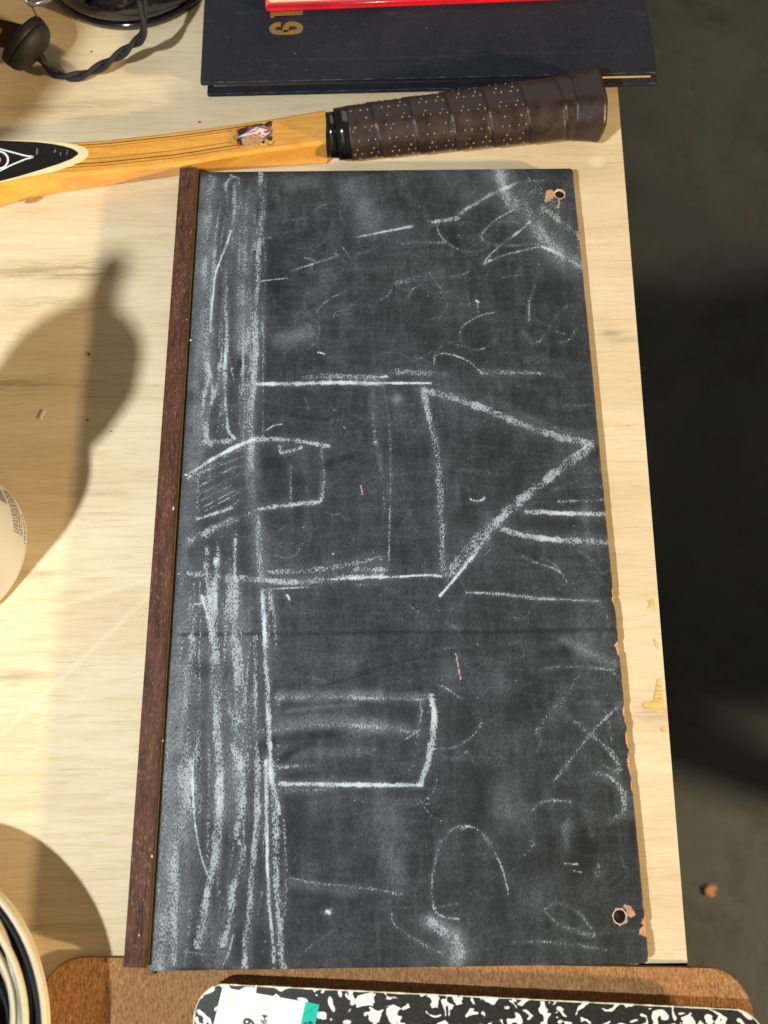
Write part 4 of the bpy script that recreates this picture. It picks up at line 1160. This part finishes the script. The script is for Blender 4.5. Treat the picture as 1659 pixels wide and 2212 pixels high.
# the throat spreads on towards the head, out of the picture
lb, lf, lt, lz = secs[-1]
for kx, wb, wf in ((-.150, .006, -.016), (-.175, .016, -.030)):
    t = kx - lb[0]
    secs.append((np.array([kx, lb[1] + wb, lz]), np.array([kx, lf[1] + wf, lz]), np.array([kx, lt[1] + wf, .0012]), lz))
vs_, fs = [], []
n = 0
bv = .0016
for pb, pf, pt, z in secs:
    row = [(pb[0], pb[1] - .0005, .0012), (pb[0], pb[1], .003), (pb[0], pb[1], z - bv), (pb[0], pb[1] - bv * .35, z - bv * .3), (pb[0], pb[1] - bv, z),
           (pf[0], pf[1] + bv, z), (pf[0], pf[1] + bv * .35, z - bv * .3), (pf[0], pf[1], z - bv), ((pf[0] + pt[0]) / 2, pt[1] - .0002, .004), (pt[0], pt[1], .0012), (pt[0], pt[1] + .0015, 0.0002), (pb[0], pb[1] - .002, 0.0002)]
    vs_ += row
K = 12
for i in range(len(secs) - 1):
    for s in range(K):
        t = (s + 1) % K
        fs.append((i * K + s, i * K + t, (i + 1) * K + t, (i + 1) * K + s))
fs.append(tuple(range(K)))
fs.append(tuple((len(secs) - 1) * K + s for s in range(K))[::-1])
shaft = mesh('shaft', vs_, fs, 'racket_wood', racket)
bm = bmesh.new()
bm.from_mesh(shaft.data)
bmesh.ops.recalc_face_normals(bm, faces=bm.faces)
bm.to_mesh(shaft.data)
bm.free()
shaft.data.polygons.foreach_set('use_smooth', [len(p.vertices) == 4 for p in shaft.data.polygons])
shaft.data.set_sharp_from_angle(angle=math.radians(17))
ZS = .0155
z3 = zoomer(0, 500, 420)
def zsurf(px):
    return float(np.interp(px, [s[0][0] for s in ST][::-1], [s[3] for s in ST][::-1]))
def ontop(px_list, lift=.0):
    return [at(x, y, zsurf(x)) for x, y in px_list]
cream = [z3(*p) for p in ((-60, 205), (0, 205), (300, 212), (600, 218), (850, 235), (1100, 262), (1300, 310), (1375, 370), (1375, 440), (1300, 520), (1100, 610), (850, 690), (600, 742), (300, 800), (0, 862), (-60, 875))]
black = [z3(*p) for p in ((-60, 205), (0, 212), (300, 226), (600, 243), (800, 266), (1000, 303), (1130, 343), (1215, 395), (1215, 430), (1120, 500), (900, 585), (600, 680), (300, 770), (0, 848), (-60, 865))]
left_c = [np.array([-.152, lb[1] + .004]), np.array([-.152, lf[1] - .013])]
def overlay(name, px_pts, inset, z, mat):
    pts = [p[:2] for p in ontop(px_pts)]
    a = left_c[0] + (0, -inset)
    b = left_c[1] + (0, inset)
    body = pts[1:-1]
    return prism(name, [a] + [(p[0], p[1]) for p in body] + [b], z, z + .00018, mat, racket)
overlay('cream_binding', cream, 0.0008, ZS + .00002, 'throat_cream')
blk = overlay('black_overlay', black, 0.0016, ZS + .0001, 'throat_black')
zo = ZS + .00028
ribbon('white_line', [p for p in ontop([z3(*q) for q in ((-250, 270), (0, 350), (250, 415), (400, 455), (525, 470))])], .0011, zo, 'white_line', blk)
ribbon('white_line', [p for p in ontop([z3(*q) for q in ((525, 474), (400, 508), (200, 590), (0, 690), (-250, 800))])], .0011, zo, 'white_line', blk)
circ = [z3(-20 + 150 * math.cos(t), 520 + 132 * math.sin(t)) for t in np.linspace(0, 2 * math.pi, 37)]
ribbon('white_ring', ontop(circ), .0012, zo, 'white_line', blk, .00014)
hole = [z3(-40 + 60 * math.cos(t), 515 + 55 * math.sin(t)) for t in np.linspace(0, 2 * math.pi, 17)[:-1]]
prism('amber_dot', [p[:2] for p in ontop(hole)], zo, zo + .00012, 'decal_torn', blk)
for q in ([(570, 330), (600, 350), (590, 430), (560, 440)], [(830, 400), (870, 345), (875, 380), (845, 415)], [(935, 400), (950, 395), (955, 445), (940, 450)], [(1030, 440), (1050, 360), (1060, 355), (1045, 445)]):
    prism('scratch', [p[:2] for p in ontop([z3(*w) for w in q])], zo - .0001, zo + .00005, 'decal_grey', blk)
z5 = zoomer(850, 400, 450)
def line_px(f0_, f1_):
    xs = np.linspace(f0_[0], f1_[0], 12)
    return xs
# pinstripes run along the shaft at fixed fractions of its width, ending at the emblem
def pin(frac, x0, x1, w, mat):
    pts, zz = [], []
    for x in np.linspace(x0, x1, 24):
        yb_ = np.interp(x, [s[0][0] for s in ST][::-1], [s[0][1] for s in ST][::-1])
        yf_ = np.interp(x, [s[1][0] for s in ST][::-1], [s[1][1] for s in ST][::-1])
        z = zsurf(x)
        p = at(x, yb_ + (yf_ - yb_) * frac, z)
        pts.append(p)
        zz.append(z)
    ribbon('pinstripe', pts, w, zz, mat, racket, .00010)
pin(.14, 165, 545, .00055, 'pinstripe_dark')
pin(.70, 140, 560, .00060, 'pinstripe_dark')
pin(.22, 185, 500, .00045, 'pinstripe_brown')
pin(.57, 185, 500, .00050, 'pinstripe_brown')
pin(.79, 115, 520, .00055, 'pinstripe_brown')
# worn maker's emblem
ze = .0166 + .00022
def dec(name, poly, mat, lift, parent):
    return prism(name, [at(*z5(*p), .0169)[:2] for p in poly], ze + lift - .0006, ze + lift + .00010, mat, parent)
base = dec('emblem', [(315, 515), (410, 440), (590, 345), (740, 378), (892, 412), (715, 548), (640, 560), (420, 560), (370, 600), (330, 560)], 'decal_grey', .0001, racket)
dec('emblem_field', [(325, 515), (440, 465), (590, 376), (700, 400), (800, 435), (690, 522), (560, 520), (440, 505)], 'decal_white', .0002, base)
for poly in ([(445, 468), (560, 425), (605, 432), (470, 470)], [(560, 410), (600, 392), (640, 395), (600, 412)], [(690, 440), (780, 418), (797, 438), (735, 462), (700, 458)], [(610, 468), (650, 448), (655, 480), (640, 488)], [(660, 505), (720, 482), (690, 512)]):
    dec('emblem_stripe', poly, 'decal_red', .0003, base)
dec('worn_patch', [(375, 560), (430, 510), (550, 475), (620, 485), (680, 530), (710, 570), (705, 600), (640, 630), (560, 645), (400, 660), (385, 610)], 'decal_torn', .0004, base)
for poly, m_ in (([(300, 420), (345, 405), (430, 380), (480, 365), (500, 385), (440, 440), (330, 500), (315, 450)], 'decal_black'), ([(500, 375), (560, 340), (660, 325), (690, 345), (590, 350)], 'decal_black'),
                 ([(735, 310), (770, 290), (840, 290), (805, 305), (815, 345), (795, 380), (750, 370), (700, 345)], 'decal_black'), ([(740, 540), (800, 495), (825, 530), (810, 570), (770, 565)], 'decal_black'),
                 ([(300, 555), (350, 540), (375, 600), (330, 630), (310, 600)], 'decal_black'), ([(370, 640), (395, 620), (400, 665)], 'decal_grey'), ([(655, 600), (700, 570), (715, 590), (690, 612)], 'decal_black'),
                 ([(310, 405), (345, 402), (340, 430), (312, 435)], 'decal_red'), ([(400, 372), (425, 370), (425, 395), (402, 398)], 'decal_red'), ([(460, 380), (510, 368), (500, 390), (465, 400)], 'decal_red'),
                 ([(765, 355), (795, 350), (800, 385), (765, 380)], 'decal_red'), ([(770, 512), (800, 498), (808, 525), (780, 535)], 'decal_red'), ([(300, 610), (345, 595), (355, 625), (320, 640)], 'decal_red')):
    dec('emblem_scroll', poly, m_, .0005 + .0001 * (m_ == 'decal_red'), base)
ribbon('emblem_curl', [at(*z5(*p), .0169) for p in catmull([(750, 595), (765, 630), (800, 635), (840, 605), (858, 570)], 4)], .0004, ze + .0002, 'decal_black', base)
ribbon('emblem_curl', [at(*z5(*p), .0169) for p in catmull([(310, 490), (260, 510), (270, 545), (300, 560)], 4)], .0003, ze + .0002, 'decal_black', base)
p = at(*z5(1003, 380), .0172)
prism('red_star', [(p[0] + (.0016 if i % 2 else .0008) * math.cos(i * math.pi / 5), p[1] + (.0016 if i % 2 else .0008) * math.sin(i * math.pi / 5)) for i in range(10)], .0166, .01745, 'decal_red', racket)

# grip: an eight sided handle wound with one leather strip
def gp(bk, fr, zb_, zf_):
    a, b = at(*bk, zb_), at(*fr, zf_)
    return (a[0] + b[0]) / 2, (a[1] + b[1]) / 2, (a[1] - b[1]) / 2
g0 = gp((735, 229), (742, 352), .0195, .008)
g1 = gp((1000, 197), (1000, 327), .0205, .008)
g2 = gp((1250, 158), (1240, 305), .0215, .008)
ax0 = np.array([g0[0], g0[1], .0135])
ax1 = np.array([g2[0], g2[1], .0145])
axd = (ax1 - ax0)
Lg = np.linalg.norm(axd)
axd = axd / Lg
side = np.array([-axd[1], axd[0], 0])
side /= np.linalg.norm(side)
upv = np.cross(axd, side)
upv = -upv if upv[2] < 0 else upv
def octo(hw, hh, ch, per=5):
    c_ = [(hw, -hh + ch), (hw, hh - ch), (hw - ch, hh), (-hw + ch, hh), (-hw, hh - ch), (-hw, -hh + ch), (-hw + ch, -hh), (hw - ch, -hh)]
    pts = []
    for i in range(8):
        a, b = np.array(c_[i]), np.array(c_[(i + 1) % 8])
        for s in (.13, .3, .5, .7, .87):
            pts.append(a + (b - a) * s)
    return np.array(pts)
pitch = 0.0222
def grip_row(s, grow=0.0, wrap=True):
    t = s / Lg
    hw = g0[2] + (g2[2] - g0[2]) * t + grow
    hh = .0134 + .0008 * t + grow
    O = octo(hw, hh, .0088)
    rows = []
    for i, (a, b) in enumerate(O):
        ph = math.atan2(b / hh, -a / hw)
        off = 0.0
        if wrap:
            fr_ = ((s / pitch + 0.16 * ph * 2 / math.pi) % 1.0)
            off = .00060 * (1 - fr_) ** 1.5 - .0007 * math.exp(-((fr_ - 0.985) / .02) ** 2)
        k_ = 1 + off / max(hw, .01)
        rows.append(ax0 + axd * s + side * a * k_ + upv * (b * k_))
    return rows
rows = []
ss = np.arange(0.004, Lg - .004, .0007)
for s in ss:
    rows.append(grip_row(s))
NS = len(rows[0])
vs_ = [p for r in rows for p in r]
fs = []
for i in range(len(rows) - 1):
    for s in range(NS):
        t = (s + 1) % NS
        fs.append((i * NS + s, i * NS + t, (i + 1) * NS + t, (i + 1) * NS + s))
fs.append(tuple(range(NS))[::-1])
fs.append(tuple((len(rows) - 1) * NS + s for s in range(NS)))
def lowest(vs_):
    return min(v[2] for v in vs_)
mz = lowest(vs_)
dz = 0.0004 - mz
vs_ = [v + np.array([0, 0, dz]) for v in vs_]
ax0[2] += dz
grip = mesh('leather_grip', vs_, fs, 'leather', racket, True)
# raised studs of the perforated leather
vs_, fs = [], []
for turn in range(0, 8):
    for grp in (.28, .72):
        for rrow in range(22):
            single = rrow % 2
            for da in ((0.0,) if single else (-.092, .092)):
                ph = 2 * math.pi * rrow / 22
                s = (turn + grp + da - 0.16 * ((ph + math.pi) % (2 * math.pi) - math.pi) * 2 / math.pi) * pitch + .002
                if s < .006 or s > Lg - .034:
                    continue
                row = grip_row(s)
                O = np.array(row)
                rel_ = O - (ax0 + axd * s)
                angs = np.arctan2((rel_ @ upv) / .0138, -(rel_ @ side) / g1[2])
                i = int(np.argmin(np.abs((angs - ph + math.pi) % (2 * math.pi) - math.pi)))
                P = O[i]
                nrm = rel_[i] / np.linalg.norm(rel_[i])
                if nrm[2] < -0.5:
                    continue
                t1 = axd
                t2 = np.cross(nrm, t1)
                t2 /= np.linalg.norm(t2)
                b_ = len(vs_)
                r = .00062 * random.uniform(.8, 1.15)
                for kk in range(6):
                    a = kk * math.pi / 3
                    vs_.append(P - nrm * .0002 + r * (math.cos(a) * t1 + math.sin(a) * t2))
                for kk in range(6):
                    a = kk * math.pi / 3
                    vs_.append(P + nrm * .00042 + .6 * r * (math.cos(a) * t1 + math.sin(a) * t2))
                fs.append(tuple(b_ + 6 + kk for kk in range(6)))
                for kk in range(6):
                    fs.append((b_ + kk, b_ + (kk + 1) % 6, b_ + 6 + (kk + 1) % 6, b_ + 6 + kk))
studs = mesh('grip_studs', vs_, fs, 'grip_stud', grip, True)
tag(studs, kind='stuff')
def ring_part(name, s_list, grow_list, mat, parent):
    R_ = [grip_row(s, g, False) for s, g in zip(s_list, grow_list)]
    vs_ = [p for r in R_ for p in r]
    fs = []
    for i in range(len(R_) - 1):
        for s in range(NS):
            t = (s + 1) % NS
            fs.append((i * NS + s, i * NS + t, (i + 1) * NS + t, (i + 1) * NS + s))
    fs.append(tuple(range(NS))[::-1])
    fs.append(tuple((len(R_) - 1) * NS + s for s in range(NS)))
    return mesh(name, vs_, fs, mat, parent, True)
ring_part('collar', (-.0085, -.0083, -.0035, -.0033), (-.0017, -.0012, -.0012, -.0016), 'black_tape', racket)
ring_part('collar_tape', (-.0036, -.0034, .0045, .0053), (-.0008, -.0001, .0001, -.0006), 'black_tape', racket)
ring_part('butt_cap', (Lg - .0060, Lg - .0040, Lg + .004, Lg + .0095, Lg + .0110, Lg + .0125), (.0001, .0006, .0012, .0022, .0022, .0008), 'leather', racket)
ring_part('end_plate', (Lg + .0123, Lg + .0134, Lg + .0140), (-.0002, -.0004, -.0016), 'matte_black', racket)
# head and strings, beyond the picture
hc = np.array([-.305, .392])
hoop = [(hc[0] + .136 * math.cos(t), hc[1] + .100 * math.sin(t) + .10 * (-.12) * math.cos(t), .0082) for t in np.linspace(0, 2 * math.pi, 73)[:-1]]
tube('head_hoop', hoop, .0078, 'racket_wood', racket, 10, True)
vs_, fs = [], []
for i in range(-8, 9):
    for horiz in (0, 1):
        o = i * (.0105 if horiz else .0145)
        lim = .100 if horiz else .136
        half = math.sqrt(max(0, 1 - (o / lim) ** 2)) * (.134 if horiz else .098)
        a, b = ((-half, o), (half, o)) if horiz else ((o, -half), (o, half))
        P = [(hc[0] + q[0], hc[1] + q[1] - .012 * q[0] / .136, .0082 + .0004 * horiz) for q in (a, b)]
        v_, f_ = tube_geo([P[0], tuple((np.array(P[0]) + P[1]) / 2), P[1]], .0007, 5)
        k0 = len(vs_)
        vs_ += v_
        fs += [tuple(k0 + j for j in f) for f in f_]
tag(mesh('strings', vs_, fs, 'string', racket, True), kind='stuff')

# ------------------------------------------------------------------ headset with twisted cord
ec = at(60, 98, .0185)
hs = thing('vintage_headset', (ec[0], ec[1], 0.0), 'vintage black earpiece with leather strap and twisted cloth cord', 'headset')
axis = Vector((0.78, -0.54, -0.68)).normalized()
Me = Matrix.Translation(Vector(ec)) @ axis.to_track_quat('Z', 'Y').to_matrix().to_4x4()
lathe('earpiece_cap', [(.012, -.0058), (.0158, -.0058), (.0172, -.0052), (.0175, -.0042), (.0175, -.0012), (.0170, -.0004), (.0140, -.0003)], 'matte_black', hs, 48, Me)
lathe('earpiece_shell', [(.0140, -.0006), (.0168, -.0003), (.0171, .0006), (.0166, .0024), (.0150, .0048), (.0118, .0066), (.0080, .0074), (.0030, .0077), (.0005, .0078)], 'earpiece_face', hs, 48, Me)
zq = zoomer(0, 0, 420)
z1 = zoomer(0, 0, 900)
# cord path: out of the shell, along the table, up over the black base
path = [at(*zq(610, 880), .012), at(*zq(680, 960), .010), at(*zq(760, 1060), .006), at(*zq(870, 1150), .0045), at(*zq(1000, 1190), .0042), at(*z1(500, 562), .0042), at(*z1(610, 540), .0045), at(*z1(720, 490), .0075), at(*z1(850, 410), .0130), at(*z1(960, 330), .0195), at(*z1(1030, 265), .0265), at(*z1(1045, 190), .032), at(*z1(1040, 100), .038), at(*z1(1030, 0), .044), at(*z1(1020, -120), .052)]
cp = np.array(catmull(path, 12))
arc = np.concatenate([[0], np.cumsum(np.linalg.norm(np.diff(cp, axis=0), axis=1))])
Tn = np.gradient(cp, axis=0)
Tn /= np.linalg.norm(Tn, axis=1)[:, None]
Sd = np.cross(Tn, [0, 0, 1.0])
Sd /= np.linalg.norm(Sd, axis=1)[:, None]
Up = np.cross(Sd, Tn)
cord = tube('strain_relief', cp[:14], np.linspace(.0032, .0024, 14), 'matte_black', hs, 10)
for s_ in (0, math.pi):
    a = arc / .0175 * math.pi + s_ + .6
    tube('cord_strand', cp[8:] + (np.cos(a)[:, None] * Sd + np.sin(a)[:, None] * Up)[8:] * .0015, .0015, 'cloth_cord', hs, 8)
# leather strap with rivets, and the wire bail
back = Vector(ec) - axis * .0055
st = [np.array(back) + np.array(q) for q in ((.002, -.001, 0), (-.010, .002, .001), (-.022, .004, .001), (-.040, .010, -.002), (-.062, .026, -.006), (-.080, .050, -.008))]
sp = np.array(catmull(st, 6))
wv = np.array([.30, .62, .55])
wv /= np.linalg.norm(wv)
vs_, fs = [], []
for p in sp:
    p = p.copy()
    p[2] = max(p[2], .0085)
    nn = np.array([.2, -.6, .75])
    nn /= np.linalg.norm(nn)
    for a, b in ((-1, -1), (1, -1), (1, 1), (-1, 1)):
        vs_.append(p + wv * a * .0075 + nn * b * .0009)
for i in range(len(sp) - 1):
    for s in range(4):
        t = (s + 1) % 4
        fs.append((i * 4 + s, i * 4 + t, (i + 1) * 4 + t, (i + 1) * 4 + s))
fs += [(3, 2, 1, 0), tuple((len(sp) - 1) * 4 + s for s in range(4))]
strap = mesh('leather_strap', vs_, fs, 'strap_leather', hs)
for i in (7, 11, 15):
    p = sp[i] + nn * .0008 + wv * .001
    lathe('rivet', [(.0020, 0), (.0018, .0006), (.0006, .0009)], 'brass', strap, 12, Matrix.Translation(Vector(p)) @ Vector(nn).to_track_quat('Z', 'Y').to_matrix().to_4x4())
bail = [at(*zq(x, y), z) for x, y, z in ((330, -160, .045), (390, -40, .042), (440, 40, .040), (500, 66, .039), (600, 45, .039), (720, 5, .040), (800, -60, .042), (900, -170, .046))]
tube('wire_bail', catmull(bail, 6), .0014, 'chrome', hs, 8)
tube('lead_wire', catmull([at(*zq(480, 70), .038), at(*zq(530, 170), .034), at(*zq(590, 280), .030), at(*zq(640, 385), .026)], 5), .0005, 'thin_wire', hs, 6)
# a post carrying the bail down to the table, beyond the picture
pb0 = bail[0]
pb1 = bail[-1]
tube('bail_arm', [pb0, (pb0[0] - .004, pb0[1] + .03, .03), (pb0[0] - .008, pb0[1] + .05, .0016)], .0014, 'chrome', hs, 8)
tube('bail_arm', [pb1, (pb1[0] + .002, pb1[1] + .03, .03), (pb1[0] - .004, pb1[1] + .05, .0016)], .0014, 'chrome', hs, 8)

# ------------------------------------------------------------------ glossy black round base
pts = np.array([at(*z1(x, y), 0.0015)[:2] for x, y in ((600, 152), (750, 197), (950, 212), (1100, 187), (1300, 102), (1440, 15))])
Amat = np.c_[2 * pts, np.ones(len(pts))]
sol = np.linalg.lstsq(Amat, (pts ** 2).sum(1), rcond=None)[0]
bc = sol[:2]
bR = math.sqrt(sol[2] + bc @ bc)
base_t = thing('telephone_base', (*bc, 0.0), 'glossy black round telephone base with the cord crossing over it', 'telephone')
lathe('foot', [(bR * .97, .0002), (bR, .0006), (bR, .0030), (bR * .99, .0042), (bR * .93, .0048)], 'gloss_black', base_t, 72, Matrix.Translation((bc[0], bc[1], 0)))
lathe('dome', [(bR * .93, .0040), (bR * .985, .0048), (bR * .985, .0090), (bR * .955, .0160), (bR * .89, .0235), (bR * .77, .0305), (bR * .58, .0365), (bR * .40, .0395), (bR * .30, .0430), (bR * .26, .060), (bR * .24, .110), (bR * .30, .118), (bR * .30, .130), (bR * .2, .136)], 'gloss_black', base_t, 72, Matrix.Translation((bc[0], bc[1], 0)))
lathe('transmitter', [(.010, 0), (.013, .012), (.026, .030), (.028, .036), (.024, .036), (.012, .02)], 'gloss_black', base_t, 32, Matrix.Translation((bc[0], bc[1] + .01, .138)) @ Matrix.Rotation(math.radians(-60), 4, 'X'))

# ------------------------------------------------------------------ cream bottle at the left with printed label
bcx = np.array([-.1120, .1965])
bot = thing('cream_bottle', (*bcx, 0.0), 'speckled cream plastic bottle with barcode print at the shaded left of the table', 'bottle')
prof = [(.0370, .0003), (.0415, .0010), (.0432, .0035), (.0436, .0080), (.0436, .078), (.0420, .092), (.0370, .105), (.0280, .116), (.0200, .124)]
body = lathe('body', prof, 'cream_plastic', bot, 72, Matrix.Translation((*bcx, 0)))
lathe('shadow_cap', [(.0195, .122), (.0220, .128), (.0270, .145), (.0290, .165), (.0285, .183), (.0245, .197), (.0170, .207), (.0080, .211), (.0020, .212)], 'cream_plastic', bot, 56, Matrix.Translation((*bcx, 0)))  # unseen bottle top and spout, shaped for the lobed shadow they cast
tube('shadow_spout', catmull([(bcx[0], bcx[1], .206), (bcx[0] - .003, bcx[1] + .001, .220), (bcx[0] - .007, bcx[1] + .002, .236), (bcx[0] - .010, bcx[1] + .003, .256)], 5), np.linspace(.0095, .0055, 16), 'cream_plastic', bot, 16)
# barcode and small print wrapped on the side (geometry follows the curve of the body)
def print_cell(a0, a1, h0, h1):
    vs_, fs = [], []
    m_ = max(2, int((a1 - a0) / .05) + 1)
    for i in range(m_ + 1):
        a = a0 + (a1 - a0) * i / m_
        for h in (h0, h1):
            vs_.append((bcx[0] + .04372 * math.cos(a), bcx[1] + .04372 * math.sin(a), h))
    for i in range(m_):
        fs.append((2 * i, 2 * i + 2, 2 * i + 3, 2 * i + 1))
    return vs_, fs
vs_, fs = [], []
def put(a0, a1, h0, h1):
    v_, f_ = print_cell(a0, a1, h0, h1)
    k0 = len(vs_)
    vs_.extend(v_)
    fs.extend([tuple(k0 + j for j in f) for f in f_])
h = .0225
for i, w in enumerate((1.2, .6, 1.6, .7, 1.0, 1.5, .6)):
    put(.42, .70, h, h + .0009 * w)
    h += .0009 * w + .0008
for row in range(5):
    a = .10
    while a < .66:
        L_ = random.uniform(.012, .05)
        put(a, a + L_, .0100 + row * .0021, .0100 + row * .0021 + .0012)
        a += L_ + random.uniform(.008, .02)
for a0 in np.arange(.02, .40, .038):
    put(a0, a0 + random.uniform(.015, .030), .0066, .0080)
mesh('printed_label', vs_, fs, 'label_ink', body)

# ------------------------------------------------------------------ unseen jar, added to cast the shadow edge below the bottle
jx = np.array([-.138, .088])
jar = thing('shadow_jar', (*jx, 0.0), 'squat amber glass jar with a black lid, added out of view to cast a shadow', 'jar')
lathe('glass', [(.025, .0003), (.0285, .002), (.029, .006), (.029, .090), (.027, .100), (.023, .104)], 'amber_glass', jar, 48, Matrix.Translation((*jx, 0)))
lathe('lid', [(.0245, .103), (.025, .104), (.025, .118), (.0235, .120), (.01, .1203)], 'matte_black', jar, 48, Matrix.Translation((*jx, 0)))

kx = np.array([-.192, .253])  # unseen candlestick, added so its finial shades the table around the headset
cs = thing('shadow_candlestick', (*kx, 0.0), 'slim brass candlestick with a round finial, added out of view to cast a shadow', 'candlestick')
lathe('base', [(.024, .0003), (.026, .002), (.025, .006), (.012, .012), (.0075, .020)], 'brass', cs, 40, Matrix.Translation((*kx, 0)))
lathe('stem', [(.0075, .018), (.0060, .060), (.0085, .110), (.0060, .160), (.0055, .250), (.0100, .262)], 'brass', cs, 32, Matrix.Translation((*kx, 0)))
lathe('finial', [(.0080, .258), (.0220, .270), (.0320, .288), (.0345, .305), (.0320, .322), (.0220, .338), (.0080, .347)], 'brass', cs, 40, Matrix.Translation((*kx, 0)))

# ------------------------------------------------------------------ unseen bench, added to block the warm lamp from a band of floor
bn = thing('shadow_bench', (1.52, -.06, FLOOR), 'low plywood bench added out of view to shade a band of floor', 'bench')
prism('seat', [(1.25, -.24), (1.80, -.24), (1.80, .11), (1.25, .11)], -.055, -.03, 'pine', bn, .003)
for x in (1.28, 1.73):
    for y in (-.21, .04):
        prism('leg', [(x, y), (x + .04, y), (x + .04, y + .04), (x, y + .04)], FLOOR, -.055, 'pine', bn, .002)

# ------------------------------------------------------------------ coil of cable
cc = np.array([-.0985, -.0200])
coil = thing('cable_coil', (*cc, 0.0), 'loose coil of cream and black cable beside the clipboard', 'cable')
def loop_path(R, z, seed, amp=.0016, ztilt=.0, pinch=0.0):
    r_ = random.Random(seed)
    ph = [r_.uniform(0, 6.28) for _ in range(4)]
    P = []
    for t in np.linspace(0, 2 * math.pi, 97)[:-1]:
        rr = R + amp * (math.sin(2 * t + ph[0]) + .7 * math.sin(3 * t + ph[1]) + .45 * math.sin(5 * t + ph[2]) + .35 * math.sin(9 * t + ph[3])) / 1.6
        rr += pinch * math.exp(-((t - .78) / .25) ** 2)
        P.append((cc[0] + rr * math.cos(t), cc[1] + rr * math.sin(t) * .985, 1.28 * z + ztilt * math.sin(t + ph[3])))
    return P
LO = []
for i, (R_, col) in enumerate(((.0768, 'cream'), (.0741, 'black'), (.0716, 'cream'), (.0688, 'cream'), (.0663, 'black'), (.0638, 'cream'), (.0612, 'black'), (.0588, 'cream'), (.0562, 'cream'), (.0536, 'black'), (.0510, 'cream'))):
    LO.append((R_, .0300 + .0010 * (i % 3) - (.0009 if col == 'black' else 0), col, .0007 + .00028 * i, -.0012 if i in (2, 7) else .0012 if i in (3, 5) else 0))
for i, (R_, z, col, amp, pin_) in enumerate(LO):
    tube('cable_loop', loop_path(R_, z, i + 3, amp, .0006, pin_), .00150 if col == 'cream' else .00110, 'cable_' + col, coil, 10, True)
for j, z in enumerate((.0017, .0049, .0081, .0113, .0145, .0177, .0209, .0241, .0262)):
    for i, R_ in enumerate((.0752, .0712, .0670, .0625, .0580)):
        tube('cable_loop', loop_path(R_ - .50 * (.0262 - z) * 1.28 - .0012 * (j % 2), z, 40 + j * 7 + i, .0007, .0), .00205, 'cable_cream' if (i + j) % 3 or i == 0 else 'cable_black', coil, 8, True)

# ------------------------------------------------------------------ crumbs on the table and the floor
def crumb(name, c_, r, mat, label, cat, hgt, seed, group=None):
    r_ = random.Random(seed)
    n = 7
    top, bot_ = [], []
    vs_ = []
    for i in range(n):
        a = 2 * math.pi * i / n
        rr = r * r_.uniform(.55, 1.2)
        vs_.append((c_[0] + rr * math.cos(a), c_[1] + rr * math.sin(a), c_[2]))
    for i in range(n):
        x, y, _ = vs_[i]
        vs_.append((c_[0] + (x - c_[0]) * .75, c_[1] + (y - c_[1]) * .75, c_[2] + hgt * r_.uniform(.5, 1.2)))
    fs = [tuple(range(n))[::-1], tuple(range(n, 2 * n))]
    for i in range(n):
        j = (i + 1) % n
        fs.append((i, j, n + j, n + i))
    return tag(mesh(name, vs_, fs, mat), label, cat, group)
fl = at(1535, 1925, FLOOR)
crumb('paper_scrap', (fl[0], fl[1], FLOOR + .0005), .013, 'pink_scrap', 'small tan paper scrap on the dark floor beside the table corner', 'scrap', .004, 3)
p = at(*z3(520, 1150), 0.0)
w_ = prism('bark_chip', [at(*z3(x, y), .0006)[:2] for x, y in ((380, 1185), (440, 1130), (560, 1095), (680, 1070), (640, 1120), (560, 1165), (460, 1180))], .0003, .0012, 'brown_scrap')
tag(w_, 'flat brown wood chip lying against the edge of the racket throat', 'chip')
p = at(193, 765)
tag(prism('dark_splinter', [(p[0] - .0006, p[1] - .0010), (p[0] + .0005, p[1] - .0010), (p[0] + .0001, p[1] + .0014)], .0002, .0006, 'dark_fleck'), 'tiny dark pointed splinter on the shaded plywood', 'splinter')
tag(tube('white_thread', catmull([at(*q, .0006) for q in ((88, 906), (91, 899), (94, 893), (97, 886))], 4), .00018, 'white_fibre', None, 6), 'short white thread lying on the shaded plywood', 'thread')
